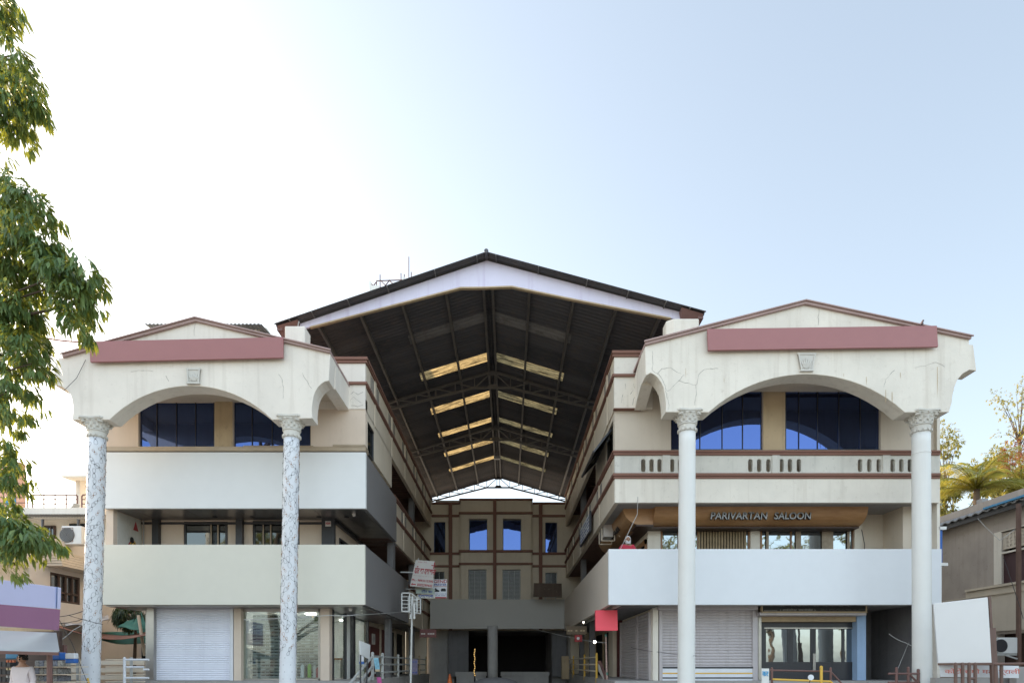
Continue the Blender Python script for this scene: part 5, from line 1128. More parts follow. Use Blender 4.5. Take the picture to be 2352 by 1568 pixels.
m = MB(); m.pbox(-60, 44, 1060, 1168, 26, .35); m.build('terrace_room', plaster('salmon_wall', (.62, .36, .26)), LN)
bb = thing('water_drum', 'blue drum standing on the terrace of the cream house', 'drum', P(24, 1162, 23.9))
m = MB(); c = P(24, 1152, 23.9); m.lathe((c.x, c.y, c.z-.15), [(.14, 0), (.17, .05), (.18, .2), (.16, .32), (.06, .34)], 18); m.build('body', M['cyan'], bb, smooth=True)
dh = thing('satellite_dish', 'small tilted satellite dish on the terrace edge of the cream house', 'dish', P(165, 1166, 23.4))
m = MB(); m.hexa([P(160, 1167, 23.2), P(171, 1154, 23.2), P(171.5, 1156, 23.2), P(162, 1168, 23.2)], [v+Vector((0, .3, 0)) for v in (P(160, 1167, 23.2), P(171, 1154, 23.2), P(171.5, 1156, 23.2), P(162, 1168, 23.2))]); m.build('bowl', M['greypipe'], dh)
ac2 = thing('ac_unit', 'white outdoor AC unit on the upper ledge of the cream house', 'air conditioner', P(165, 1250, 20.6))
m = MB(); x0 = X(141, 20.6); m.box(x0, X(187, 20.6), 20.6, 21.0, Z(1249, 20.6), Z(1207, 20.6)); m.build('case', M['acw'], ac2, bevel=.02)
m = MB(); c = P(154, 1228, 20.59); m.tube(c, c+Vector((0, -.01, 0)), .25, 24); fg = m.build('fan_grille', M['dark'], ac2); m = MB()
for k in range(1, 6):
    for t in range(24): a0, a1 = 2*math.pi*t/24, 2*math.pi*(t+1)/24; m.bar(c+Vector((.045*k*math.cos(a0), -.02, .045*k*math.sin(a0))), c+Vector((.045*k*math.cos(a1), -.02, .045*k*math.sin(a1))), .006, .006)
m.build('guard', M['greypipe'], fg)
m = MB(); m.pbox(143, 167, 1211, 1212, 20.59, .01); m.pbox(143, 167, 1243, 1244, 20.59, .01); m.pbox(142.5, 143.5, 1211, 1244, 20.59, .01); m.pbox(166.5, 167.5, 1211, 1244, 20.59, .01); m.build('grille_frame', M['rustpipe'], ac2)
# lane behind: walls under the arcade end
m = MB(); m.box(-17.5, -10.95, 25, 25.3, 0, 5.2); o = m.build('boundary_wall', M['cream2'], None); tag(o, 'peach wall of the lane between the cream house and the left block', 'wall')
for (a, b, c, d) in ((201, 233, 1467, 1482), (325, 360, 1480, 1513)):
    mm = MB(); mm.pbox(a, b, c, d, 24.97, .04); mm.build('dark_opening', M['black'], o)
mm = MB(); mm.pbox(281, 292, 1380, 1420, 24.7, .1); mm.build('red_panel', M['redink'], o)
mm = MB(); mm.pbox(300, 304, 1370, 1568, 24.8, .1); mm.build('pipe', M['greypipe'], o)
# ------------------------------------------------------------------ roadside stall at the lower left
slab([(-60, 1322), (131, 1347.5), (130, 1397), (-60, 1382)], 10.9, 13.2, M['lilac'], 'sign_board', 'pale lilac blank hoarding, uppermost of the three boards at lower left', d=.12)
slab([(-60, 1380), (129, 1398), (126, 1446), (-60, 1433)], 10.9, 13.2, M['magenta'], 'sign_board', 'dull magenta blank hoarding below the lilac one at lower left', d=.12)
m = MB(); m.hexa([P(131.5, 1347, 13.15), P(135, 1348, 13.4), P(134, 1393, 13.4), P(130.5, 1396, 13.15)], [P(131.5, 1347, 13.3), P(136, 1348, 13.6), P(135, 1393, 13.6), P(130.5, 1396, 13.3)]); o = m.build('sign_edge', M['cyan'], None); tag(o, 'thin pale blue vertical strip sign at the end of the lilac hoarding', 'sign')
st = thing('market_stall', 'roadside stall with a grey sloping awning and packed shelves at lower left', 'stall', (-10.5, 12.5, 0))
m = MB(); a = [P(-60, 1448, 12.6), P(127, 1455, 12.9), P(134, 1497, 11.9), P(-60, 1492, 11.5)]; m.hexa(a, [v+Vector((0, .03, .03)) for v in a]); m.build('awning', M['awn'], st)
m = MB(); m.bar(a[3]-Vector((0, 0, .03)), a[2]-Vector((0, 0, .03)), .06, .06); m.tube(P(114, 1497, 12.2)-Vector((0, 0, 0)), P(114, 1620, 12.2), .05); m.box(X(142, 14), X(147, 14), 14, 14.1, 0, Z(1480, 14)); m.build('frame', M['rustpipe'], st)
m = MB(); m.box(-14, X(136, 13.6), 13.6, 13.7, 0, 2.35); m.build('back_sheet', M['wooddk'], st)
m = MB(); m.pbox(0, 120, 1441, 1449, 13.3, .05); m.build('bamboo_bar', M['ochre'], st)
packs = [plain('patterned_pack_%d' % i, c, .5, 0, .85, .5, 30) for i, c in enumerate(((.42, .43, .45), (.30, .33, .42), (.50, .48, .44)))]
for k in range(6):
    y = 1516+k*17.5; m = MB(); m.pbox(78, 165, y+13.5, y+15.5, 12.6, .5); s_ = m.build('shelf', M['side'], st)
    if y > 1600: continue
    for j in range(6):
        m = MB(); m.pbox(79+j*10.4, 79+j*10.4+9.9, y, y+13.5, 12.7+.01*j, .3); m.build('packet', packs[(j+k) % 3], s_, bevel=.02)
for k in range(6):
    y = 1516+k*17.5; m = MB(); m.pbox(-60, 34, y+14, y+16, 12.4, .4); s_ = m.build('shelf', M['wooddk'], st); m = MB()
    for j in range(8): m.pbox(-55+j*10, -47+j*10, y+2, y+14, 12.5, .2)
    m.build('dark_goods', M['dark'], s_); m = MB()
    for j in range(3): m.pbox(14+j*7, 18+j*7, y-1, y+4, 12.45, .05)
    m.build('bright_packet', plain('packet_mix_%d' % k, ((.6, .15, .05), (.6, .5, .3), (.5, .5, .5))[k % 3], .4), s_)
bc = thing('tarpaulin_bundle', 'blue plastic bundle hanging at the back of the stall', 'bundle', P(125, 1515, 12.9))
m = MB(); m.pbox(112, 139, 1497, 1515, 12.95, .2); m.build('sheet', M['blue'], bc, bevel=.03)
for (a, b) in ((12, 44),): m = MB(); m.pbox(a, b, 1497, 1512, 13.0, .2); o = m.build('plastic_crate', M['cyan'], None, bevel=.02); tag(o, 'teal blue crate on the top shelf at the left of the stall', 'crate')
bg_ = thing('hanging_bag', 'white and blue carrier bag hanging at the stall post', 'bag', P(159, 1522, 12.8))
m = MB(); m.pbox(149, 172, 1499, 1512, 12.75, .12); m.build('bag', M['column_w'], bg_, bevel=.02); m = MB(); m.pbox(149, 172, 1512, 1522, 12.75, .12); m.build('lower_band', M['blue'], bg_, bevel=.02)
# tarps
def tarp(name, label, corners, mat, sag=.15, n=10):
    a, b, c, d = [Vector(v) for v in corners]; m = MB(); vs_ = []
    for i in range(n+1):
        for j in range(n+1):
            u, v = i/n, j/n; p = a*(1-u)*(1-v)+b*u*(1-v)+c*u*v+d*(1-u)*v
            p.z -= sag*4*u*(1-u)*(1-v*.3)-.03*math.sin(9*u+5*v)-.02*math.sin(17*v+3*u); p.y += .04*math.sin(11*u); vs_.append(p)
    m.add(vs_, [(i*(n+1)+j, (i+1)*(n+1)+j, (i+1)*(n+1)+j+1, i*(n+1)+j+1) for i in range(n) for j in range(n)])
    o = m.build(name, mat, None); o.data.polygons.foreach_set('use_smooth', [True]*len(o.data.polygons))
    s_ = o.modifiers.new('thick', 'SOLIDIFY'); s_.thickness = .012; return tag(o, label, 'tarpaulin')
tarp('tarpaulin', 'brown sagging tarpaulin stretched behind the outer patterned column', [P(135, 1440, 19), P(380, 1448, 18.2), P(345, 1452, 20), P(140, 1432, 23)], M['tarpr'], .30)
tarp('tarpaulin', 'white tarpaulin edge lying over the brown one', [P(150, 1436, 19.5), P(252, 1422, 20), P(250, 1414, 22), P(150, 1424, 23)], M['tarpw'], .05)
tarp('tarpaulin', 'green shade net rising to a peak between outer column and steel pillar', [P(270, 1440, 20), P(345, 1446, 20), P(326, 1408, 20.3), P(318, 1412, 20.3)], M['tarpg'], .04)
tarp('tarpaulin', 'green shade net hanging low behind the brown tarpaulin', [P(195, 1462, 21), P(345, 1478, 21), P(345, 1440, 21.5), P(205, 1450, 21.5)], M['tarpg'], .10)
m = MB(); m.tube(P(318, 1412, 19.8), P(332, 1505, 19.8), .05, 8, .045); o = m.build('bamboo_pole', M['side'], None); tag(o, 'leaning bamboo pole holding up the green shade net', 'pole')
for k in range(4):
    y = 1513+k*17; m = MB(); m.pbox(150, 206, y, y+2.2, 15.5, .08); m.pbox(242, 330, y-.5, y+1.6, 15.9, .08); m.pbox(150, 330, y+3, y+13, 16.2, .03)
    if k == 0: fr_ = thing('slat_fence', 'low beige slat fence behind the foot of the outer patterned column', 'fence', P(250, 1640, 15.5))
    m.build('slat', M['side'], fr_)
m = MB(); m.pbox(298, 302, 1508, 1640, 15.85, .06); m.pbox(175, 178, 1508, 1640, 15.45, .06); m.build('post', M['greypipe'], fr_)
# ------------------------------------------------------------------ PEOPLE
def person(label, base, s, head, joints, mats, hair, beard=False, face=(0, -1)):
    r = thing('person', label, 'person', base)
    J = {k: Vector(v) for k, v in joints.items()}
    edges = [('pel', 'spine'), ('spine', 'chest'), ('chest', 'neck'), ('neck', 'skull'), ('pel', 'hipl'), ('hipl', 'kneel'), ('kneel', 'anl'), ('anl', 'toel'), ('pel', 'hipr'), ('hipr', 'kneer'), ('kneer', 'anr'), ('anr', 'toer'),
             ('chest', 'shl'), ('shl', 'ell'), ('ell', 'wrl'), ('wrl', 'pal'), ('chest', 'shr'), ('shr', 'elr'), ('elr', 'wrr'), ('wrr', 'par')]
    rad = dict(pel=.15, spine=.145, chest=.155, neck=.058, skull=.07, hipl=.10, hipr=.10, kneel=.062, kneer=.062, anl=.042, anr=.042, toel=.035, toer=.035, shl=.075, shr=.075, ell=.048, elr=.048, wrl=.03, wrr=.03, pal=.034, par=.034, coll=.062); J['coll'] = J['chest'].lerp(J['neck'], .62)
    def skin(names, eds, mat, nm, infl=0, sub=2, root=None):
        me = bpy.data.meshes.new(nm); idx = {n: i for i, n in enumerate(names)}
        me.from_pydata([J[n]*s for n in names], [(idx[a], idx[b]) for a, b in eds], []); me.update()
        o = bpy.data.objects.new(nm, me); C.objects.link(o); o.parent = r; me.materials.append(mat)
        sk = o.modifiers.new('skin', 'SKIN'); sk.use_smooth_shade = True
        for n, i in idx.items():
            q = (rad[n]+infl)*s; me.skin_vertices[0].data[i].radius = (q*(1.18 if n in ('chest', 'pel', 'spine') else 1), q*(.82 if n in ('chest', 'pel', 'spine') else 1)); me.skin_vertices[0].data[i].use_root = (n == (root or names[0]))
        ss = o.modifiers.new('sub', 'SUBSURF'); ss.levels = sub; ss.render_levels = sub; return o
    names = [n for n in rad if n != 'coll']; skin(names, edges, mats[0], 'body')
    skin(['pel', 'spine', 'chest', 'coll', 'shl', 'ell', 'shr', 'elr']+(['wrl', 'wrr'] if mats[3] else []), [('pel', 'spine'), ('spine', 'chest'), ('chest', 'coll'), ('chest', 'shl'), ('shl', 'ell'), ('chest', 'shr'), ('shr', 'elr')]+([('ell', 'wrl'), ('elr', 'wrr')] if mats[3] else []), mats[1], 'shirt', .018)
    skin(['pel', 'hipl', 'kneel', 'anl', 'hipr', 'kneer', 'anr'], [('pel', 'hipl'), ('hipl', 'kneel'), ('kneel', 'anl'), ('pel', 'hipr'), ('hipr', 'kneer'), ('kneer', 'anr')], mats[2], 'trousers', .022)
    b = Vector(base); hc = b+Vector(head)*s; f = Vector((face[0], face[1], 0)).normalized(); rt = Vector((-f.y, f.x, 0))
    h = MB(); h.ball(hc, .1*s, .80, .98, 1.18, 20, 14)
    h.ball(hc+f*.035*s-Vector((0, 0, .062*s)), .062*s, 1, 1, 1, 14, 10)
    h.tube(hc+f*.085*s+Vector((0, 0, .02*s)), hc+f*.118*s-Vector((0, 0, .02*s)), .010*s, 8, .016*s); h.ball(hc+f*.108*s-Vector((0, 0, .02*s)), .016*s)
    for q in (-1, 1): h.ball(hc+rt*q*.083*s, .026*s, .5, .8, 1.2)
    hd = h.build('head', mats[0], r, smooth=True)
    e = MB(); l = MB()
    for q in (-1, 1): e.ball(hc+f*.088*s+rt*q*.032*s+Vector((0, 0, .012*s)), .011*s); l.bar(hc+f*.097*s+rt*q*.018*s+Vector((0, 0, .032*s)), hc+f*.09*s+rt*q*.05*s+Vector((0, 0, .03*s)), .008*s, .008*s)
    l.bar(hc+f*.10*s-rt*.022*s-Vector((0, 0, .052*s)), hc+f*.10*s+rt*.022*s-Vector((0, 0, .052*s)), .008*s, .007*s)
    e.build('eyes', M['blackink'], hd); l.build('brows_and_lips', mats[4], hd)
    k = MB()
    for i in range(150):                              # short hair as overlapping tufts over the crown and back
        t = rnd.uniform(0, 2*math.pi); z = rnd.uniform(.15, 1.0); d = Vector((math.cos(t)*math.sqrt(1-z*z), math.sin(t)*math.sqrt(1-z*z), z))
        if d.dot(f) > .55 and z < .72: continue
        if d.dot(f) > .2 and z < .35: continue
        k.ball(hc+Vector((d.x*.082, d.y*.1, d.z*.118))*s, .02*s, n=6, m=4)
    for i in range(70):
        t = rnd.uniform(0, 2*math.pi); z = rnd.uniform(-.45, .2); d = Vector((math.cos(t), math.sin(t), 0))
        if d.dot(f) > .15: continue
        k.ball(hc+Vector((d.x*.084, d.y*.1, z*.118))*s, .018*s, n=6, m=4)
    k.build('hair', hair, hd, smooth=True)
    if beard:
        k = MB()
        for i in range(110):
            t = rnd.uniform(-1.25, 1.25); d = f*math.cos(t)+rt*math.sin(t); zz = rnd.uniform(-.13, -.065+.05*abs(math.sin(t)))
            if abs(t) < .35 and -.065 < zz: continue
            k.ball(hc+d*(.085 if zz > -.1 else .07)*s+f*.012*s+Vector((0, 0, zz*s)), .014*s, n=6, m=4)
        k.build('beard', hair, hd, smooth=True)
    for sd in ('l', 'r'):                             # hands: palm with four fingers and a thumb
        pw, pp_ = J['wr'+sd], J['pa'+sd]; d = (pp_-pw).normalized(); sidev = d.cross(Vector((0, 0, 1))); sidev = sidev.normalized() if sidev.length > .2 else Vector((1, 0, 0)); up = sidev.cross(d)
        hb = MB(); q0 = b+pp_*s
        for i, (of, L) in enumerate(((-.030, .062), (-.010, .074), (.010, .070), (.030, .056))):
            a = q0+(sidev*of+d*.02)*s; m1 = a+(d*L*.55-up*.006)*s; e1 = m1+(d*L*.38-up*.022)*s; hb.tube(a, m1, .0095*s, 6, .0085*s); hb.tube(m1, e1, .0085*s, 6, .006*s); hb.ball(m1, .0088*s, n=6, m=4); hb.ball(e1, .006*s, n=6, m=4)
        sg = 1 if sd == 'l' else -1
        a = q0+(sidev*.03*sg-d*.02)*s; m1 = a+(sidev*.025*sg+d*.03)*s; hb.tube(a, m1, .012*s, 6, .010*s); hb.tube(m1, m1+(d*.03)*s, .010*s, 6, .007*s)
        hb.hexa([q0+(sidev*u+d*v+up*w)*s for u, v, w in ((-.04, -.045, -.012), (.04, -.045, -.012), (.04, .03, -.012), (-.04, .03, -.012))], [q0+(sidev*u+d*v+up*w)*s for u, v, w in ((-.032, -.045, .012), (.032, -.045, .012), (.04, .03, .010), (-.04, .03, .010))])
        hb.build('hand', mats[0], r, smooth=True)
    return r
YPn = 16.95; s_ = .87; hx = X(1442, YPn); hz = Z(1239.5, YPn)
fz = 3.42; hh = (hz-fz)/s_
jt = dict(pel=(0, .16, .92), spine=(0, .12, 1.10), chest=(0, .07, hh-.29), neck=(0, .03, hh-.13), skull=(0, .0, hh-.05), hipl=(-.09, .16, .86), hipr=(.09, .16, .86), kneel=(-.1, .14, .46), kneer=(.1, .14, .46), anl=(-.1, .2, .07), anr=(.1, .2, .07), toel=(-.12, .04, .03), toer=(.12, .04, .03),
          shl=(-.17, .05, hh-.205), shr=(.17, .05, hh-.205), ell=(-.29, -.06, hh-.40), elr=(.24, -.06, hh-.42), wrl=(-.30, -.22, 1.50), wrr=(.12, -.26, 1.50), pal=(-.31, -.30, 1.50), par=(.05, -.30, 1.50))
rp = M['skin']
person('man with white hair and beard in a red shirt leaning on the balcony', (hx, YPn, fz), s_, (0, 0, hh), jt, (rp, M['shirt'], M['trouser'], True, M['wooddk']), M['hair'], True)
m = MB(); m.ball((hx, 0, 0), .001); 
bx2 = X(52, 12.2); hz2 = Z(1509, 12.2); s2 = .87; hh2 = hz2/s2
jt2 = dict(pel=(0, 0, .88), spine=(0, 0, 1.05), chest=(0, 0, hh2-.36), neck=(0, 0, hh2-.17), skull=(0, 0, hh2-.05), hipl=(-.09, 0, .84), hipr=(.09, 0, .84), kneel=(-.1, 0, .46), kneer=(.1, 0, .46), anl=(-.1, .03, .07), anr=(.1, .03, .07), toel=(-.14, -.12, .03), toer=(.08, -.12, .03),
          shl=(-.18, 0, hh2-.27), shr=(.18, 0, hh2-.27), ell=(-.23, .02, hh2-.55), elr=(.23, .02, hh2-.55), wrl=(-.22, -.12, hh2-.74), wrr=(.22, -.1, hh2-.76), pal=(-.21, -.19, hh2-.76), par=(.21, -.17, hh2-.79))
person('man in a pale pinkish shirt standing at the stall, facing left', (bx2, 12.2, 0), s2, (0, 0, hh2), jt2, (rp, M['whites'], M['trouser'], True, M['wooddk']), M['hairb'], False, (-1, -.2))
# ------------------------------------------------------------------ SCOOTER (only its mirror rises into view)
sc = thing('scooter', 'parked scooter whose round mirror rises before the yellow rail', 'scooter', (X(1858, 12.5), 12.7, 0)); sx_ = X(1863, 12.5)
m = MB(); c = P(1863, 1554.5, 12.5); m.tube(c, c+Vector((0, .02, 0)), .058, 20); m.build('mirror', emit('mirror_face', (.9, .95, .97), .0) if False else M['column_w'], sc)
m = MB(); m.path([c+Vector((0, .02, -.04)), (sx_-.06, 12.55, 1.12), (sx_-.08, 12.6, 1.05)], .008, 6); m.tube((sx_-.35, 12.65, 1.02), (sx_+.12, 12.55, 1.05), .016); m.tube((sx_-.10, 12.6, 1.05), (sx_-.1, 12.45, .3), .03); m.build('handlebar', M['dark'], sc)
m = MB(); m.lathe((0, 0, 0), [(.17, -.04), (.23, -.03), (.23, .03), (.17, .04)], 24); 
for (wy) in (12.35, 13.5):
    v = [(sx_-.1+a[2], wy+a[0], .24+a[1]) for a in m.v]; w2 = MB(); w2.add(v, m.f); w2.build('wheel', M['blackink'], sc)
m = MB(); m.box(sx_-.25, sx_+.05, 12.75, 13.6, .35, .72); m.box(sx_-.22, sx_+.02, 12.45, 12.85, .28, .36); m.box(sx_-.28, sx_+.08, 12.42, 12.5, .3, .95); m.build('body', M['darkconc'], sc, bevel=.06)
# ================================================================== RIGHT NEIGHBOUR HOUSE (wall running away at x = 15.5)
RN = thing('neighbour_house', 'shaded grey-brown house with a sheet roof right of the right block', 'house', (17, 20, 0)); XQ = 15.5
def yq(px): return XQ*F/(px-VX)
def zq(px, py): return Z(py, yq(px))
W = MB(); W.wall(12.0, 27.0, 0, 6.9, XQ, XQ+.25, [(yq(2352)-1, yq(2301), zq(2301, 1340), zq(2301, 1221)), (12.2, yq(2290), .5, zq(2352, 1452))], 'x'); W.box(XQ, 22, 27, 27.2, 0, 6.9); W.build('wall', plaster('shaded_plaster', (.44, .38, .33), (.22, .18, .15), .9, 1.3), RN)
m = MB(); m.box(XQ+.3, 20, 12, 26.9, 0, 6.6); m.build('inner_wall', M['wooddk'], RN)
m = MB(); m.wall(13, yq(2301)+.28, zq(2301, 1340), zq(2301, 1221)+.02, XQ-.03, XQ-.0, [(13.1, yq(2301), zq(2301, 1340), zq(2301, 1221))], 'x'); m.box(XQ-.01, XQ+.05, 13.2, yq(2301), zq(2301, 1272), zq(2301, 1268)); m.build('window_surround', M['cream'], RN)
m = MB(); z0, z1 = zq(2301, 1262), zq(2301, 1224); hs = []
for i in range(12):
    for j in range(4):
        y = yq(2301)-.12-i*.14; z = z0+.06+j*(z1-z0-.08)/4; hs.append((y-.04, y-.01, z, z+.08)); hs.append((y-.085, y-.055, z, z+.08))
m.wall(yq(2301)-1.9, yq(2301), z0, z1, XQ+.04, XQ+.10, hs, 'x'); m.build('jali_screen', M['beige'], RN)
m = MB(); m.box(XQ+.06, XQ+.1, 14, yq(2301), zq(2301, 1340), zq(2301, 1272)); 
m.build('shutter_door', plain('maroon_slats', (.06, .025, .03), .6), RN)
m = MB(); m.box(XQ-.12, XQ, 12.5, yq(2224), zq(2301, 1347), zq(2301, 1342)); m.box(XQ-.10, XQ, 12.5, yq(2170), zq(2280, 1365)-.02, zq(2280, 1365)+.01); m.build('ledge', M['side'], RN)
m = MB(); m.box(XQ-.06, XQ-.0, 12.5, yq(2222), zq(2352, 1445), zq(2301, 1348)); m.build('balcony_panel', M['beige'], RN)
m = MB(); ns = 200                                    # corrugated roof rising away from the lane
vs_ = []
for i in range(ns+1):
    y = 12+(27.6-12)*i/ns; dz = .03*math.sin(2*math.pi*y/.34); vs_ += [(15.15, y, 6.50+dz), (18.5, y, 7.9+dz), (18.5, y, 7.86+dz), (15.15, y, 6.46+dz)]
m.add(vs_, [(4*i+j, 4*i+4+j, 4*i+4+(j+1) % 4, 4*i+(j+1) % 4) for i in range(ns) for j in range(4)]); m.build('roof_sheet', M['roofg'], RN)
m = MB(); m.box(15.22, 15.3, 12, 27.5, 6.30, 6.46); m.build('eave_beam', M['dark'], RN)
m = MB(); m.box(15.10, 15.2, 12, 19.4, 6.52, 6.58); m.build('blue_edge', M['cyan'], RN)
m = MB(); m.box(15.7, 15.9, 20.2, 20.45, 6.7, 7.1); m.build('chimney_pot', M['concrete'], RN)
for (px, y0_, y1_) in ((2343, 1155, 1600), (2157, 1215, 1400)):
    m = MB(); m.pbox(px-3.2, px+3.2, y0_, y1_, 17.6 if px > 2300 else 21.5, .1); m.build('post', M['brownpost'], RN)
ac3 = thing('ac_unit', 'stained white AC unit in the dark recess of the right house', 'air conditioner', P(2316, 1505, 17.7))
m = MB(); m.pbox(2294, 2338, 1463, 1500, 17.65, .35); m.build('case', M['acw'], ac3, bevel=.02); m = MB(); c = P(2299, 1482, 17.64); m.tube(c, c+Vector((0, -.01, 0)), .19, 20); m.build('fan_grille', M['dark'], ac3)
m = MB(); m.pbox(2290, 2336, 1501, 1504, 17.6, .4); m.bar(P(2310, 1504, 17.6), P(2336, 1512, 17.6), .04, .04); m.build('bracket', M['greypipe'], ac3)
# the big blank board and the fence in front
bb_ = thing('billboard', 'large tilted blank white board on brown posts at the right', 'billboard', P(2215, 1640, 13.6))
a = [P(2144, 1385, 13.8), P(2269, 1370.5, 13.2), P(2278, 1521, 13.2), P(2155, 1522, 13.8)]
m = MB(); m.hexa(a, [v+Vector((.03, .08, 0)) for v in a]); m.build('panel', M['board'], bb_, bevel=.01)
m = MB(); m.bar(P(2154, 1524.5, 13.8), P(2281, 1523.5, 13.2), .08, .05)
for (x0, x1, y0_) in ((2274, 2283, 1441), (2281, 2290, 1441)): m.bar(P(x0, y0_, 13.3), P(x1+1, 1640, 13.3), .07, .06)
m.bar(P(2271.5, 1369, 13.3), P(2276, 1445, 13.3), .05, .05); m.build('post', M['brownpost'], bb_)
hb_ = thing('banner', 'white strip banner with red Hindi letters behind the brown fence posts', 'banner', P(2250, 1555, 13.4))
a = [P(2158, 1526, 13.9), P(2340, 1528, 13.4), P(2340, 1556, 13.4), P(2161, 1553, 13.9)]
m = MB(); m.hexa(a, [v+Vector((0, .02, 0)) for v in a]); m.build('sheet', M['column_w'], hb_)
text('lettering', 'कोटो सेमी मती ट्राली', plain('faded_red_ink', (.55, .17, .13), .7), hb_, P(2170, 1549, 13.62), 1.42, .15, ux=(1, -.28, 0), bold=.015)
bf = railing('brown square fence posts in front of the strip banner', [(P(x, 1640, 13.0), P(x, 1524, 13.0)) for x in (2195, 2211, 2226, 2240, 2287, 2300)], [(P(2282, 1524, 13.0), P(2352+40, 1523, 12.6)), (P(2226, 1557, 13.0), P(2240, 1557, 13.0))], M['brownpost'], M['brownpost'], .034, .03)
m = MB(); m.box(X(2335, 14.2), X(2450, 14.2), 14.2, 14.4, 0, Z(1530, 14.2)); m.box(X(2150, 14.6), X(2335, 14.6), 14.6, 14.8, 0, Z(1556, 14.6)); o = m.build('compound_wall', M['concrete'], None); tag(o, 'low grey compound wall behind the strip banner', 'wall')
# ================================================================== TREES
def leaf(L, p, d, up, ln, wd, droop=.35):
    """lanceolate leaf from p along d; appends to L=(verts, faces)"""
    s_ = d.cross(up); s_ = s_.normalized() if s_.length > 1e-3 else Vector((1, 0, 0)); V, Fc = L; b = len(V); n_ = s_.cross(d)
    m1 = p+d*ln*.38; m2 = p+d*ln*.72-Vector((0, 0, ln*droop*.22)); tp = p+d*ln-Vector((0, 0, ln*droop*.6))
    for v in (p, m1-s_*wd*.5-n_*wd*.12, m1+s_*wd*.5-n_*wd*.12, m2-s_*wd*.36-n_*wd*.08, m2+s_*wd*.36-n_*wd*.08, tp): V.append(tuple(v))
    Fc += [(b, b+1, b+2), (b+1, b+3, b+4, b+2), (b+3, b+5, b+4)]
def rv(r_): 
    while True:
        v = Vector((r_.uniform(-1, 1), r_.uniform(-1, 1), r_.uniform(-1, 1)))
        if .05 < v.length < 1: return v.normalized()
def foliage(name, root, clumps, mat, r_, per, ln, wd, down=.5, droop=.5, tuft=7):
    L = ([], [])
    for (c, rad, dens) in clumps:
        for i in range(int(per*dens)):
            d0 = rv(r_); p = c+Vector((d0.x*rad[0], d0.y*rad[1], d0.z*rad[2]))*(r_.random()**.38)
            ax = (d0+Vector((0, 0, -down))).normalized()
            for k in range(tuft):
                d = (ax+rv(r_)*.75+Vector((0, 0, -down*.6))).normalized(); q = p+rv(r_)*ln*.35
                leaf(L, q, d, Vector((0, 0, 1)) if abs(d.z) < .9 else Vector((0, 1, 0)), ln*r_.uniform(.7, 1.2), wd*r_.uniform(.8, 1.2), droop)
    m = MB(); m.add(*L); me = bpy.data.meshes.new(name); off = wloc(root)
    me.from_pydata([(v[0]-off.x, v[1]-off.y, v[2]-off.z) for v in m.v], [], m.f); me.materials.append(mat); me.update()
    o = bpy.data.objects.new(name, me); C.objects.link(o); o.parent = root; return o
r_ = random.Random(3)
T1 = thing('leafy_tree', 'big leafy tree with drooping glossy leaves filling the left edge', 'tree', (-9.6, 9.2, 0))
cl = []
def cpx(px, py, rx, rz, Y, dens=1): cl.append((P(px-13-px*.03, py, Y), (rx*.86*Y/F, .45+rx*Y/F*.5, rz*.9*Y/F), dens*.92))
for (px, py, rx, rz, Y, de) in (
    (2, 30, 16, 28, 9.4, .35), (8, -40, 26, 34, 9.4, .6), (-5, -5, 18, 26, 9.3, .5), (14, 66, 14, 18, 9.3, .3), (10, 8, 14, 14, 9.4, .2), (20, 150, 42, 48, 9.6, 1.2), (55, 210, 34, 30, 9.3, .9), (15, 235, 50, 40, 9.2, 1.3), (30, 285, 34, 20, 9.4, .7), (78, 180, 16, 26, 9.3, .3), (85, 225, 12, 22, 9.3, .3), (55, 125, 18, 22, 9.4, .35),
    (2, 335, 9, 12, 9.2, .12), (0, 385, 18, 16, 9.4, .3),
    (20, 440, 45, 30, 9.4, .9), (70, 450, 38, 24, 9.3, .8), (110, 480, 26, 26, 9.3, .6), (30, 510, 60, 40, 9.6, 1.8), (90, 540, 52, 40, 9.2, 1.7), (20, 590, 60, 45, 9.3, 2.0), (130, 590, 42, 34, 9.4, 1.3), (160, 630, 40, 34, 9.2, 1.3), (195, 640, 28, 24, 9.3, .8), (215, 610, 16, 12, 9.2, .25), (222, 690, 16, 18, 9.3, .35), (190, 700, 26, 30, 9.4, .8), (200, 745, 12, 22, 9.2, .3), (175, 740, 16, 20, 9.3, .25), (232, 637, 8, 10, 9.2, .15),
    (60, 640, 60, 36, 9.6, 1.5), (15, 680, 50, 40, 9.2, 1.4), (60, 705, 40, 28, 9.3, .9), (25, 755, 44, 34, 9.4, 1.2), (78, 790, 26, 30, 9.2, .7), (62, 750, 34, 26, 9.5, .7), (30, 820, 44, 34, 9.3, 1.2), (88, 835, 20, 28, 9.2, .45), (15, 880, 38, 30, 9.4, 1.0), (55, 885, 22, 18, 9.2, .4), (22, 930, 26, 24, 9.3, .6), (48, 945, 8, 16, 9.2, .12), (88, 925, 7, 6, 9.2, .05), (8, 965, 18, 14, 9.3, .25),
    (14, 1015, 20, 16, 9.2, .35), (4, 1060, 22, 26, 9.4, .5), (32, 1050, 14, 18, 9.2, .25), (20, 1105, 28, 24, 9.3, .6), (40, 1085, 14, 14, 9.2, .2), (12, 1150, 20, 20, 9.4, .35),
    (20, 1195, 40, 24, 9.2, .9), (55, 1205, 34, 26, 9.3, .8), (90, 1228, 28, 22, 9.2, .6), (116, 1240, 20, 16, 9.2, .35), (30, 1235, 44, 26, 9.4, .9), (70, 1250, 28, 22, 9.3, .5), (10, 1265, 24, 20, 9.2, .35), (60, 1275, 14, 14, 9.2, .12), (10, 1310, 22, 12, 9.2, .12), (38, 1320, 12, 12, 9.2, .06)):
    cpx(px, py, rx, rz, Y, de)
foliage('crown', T1, cl, M['leafA'], r_, 58, .145, .042, .75, .55)
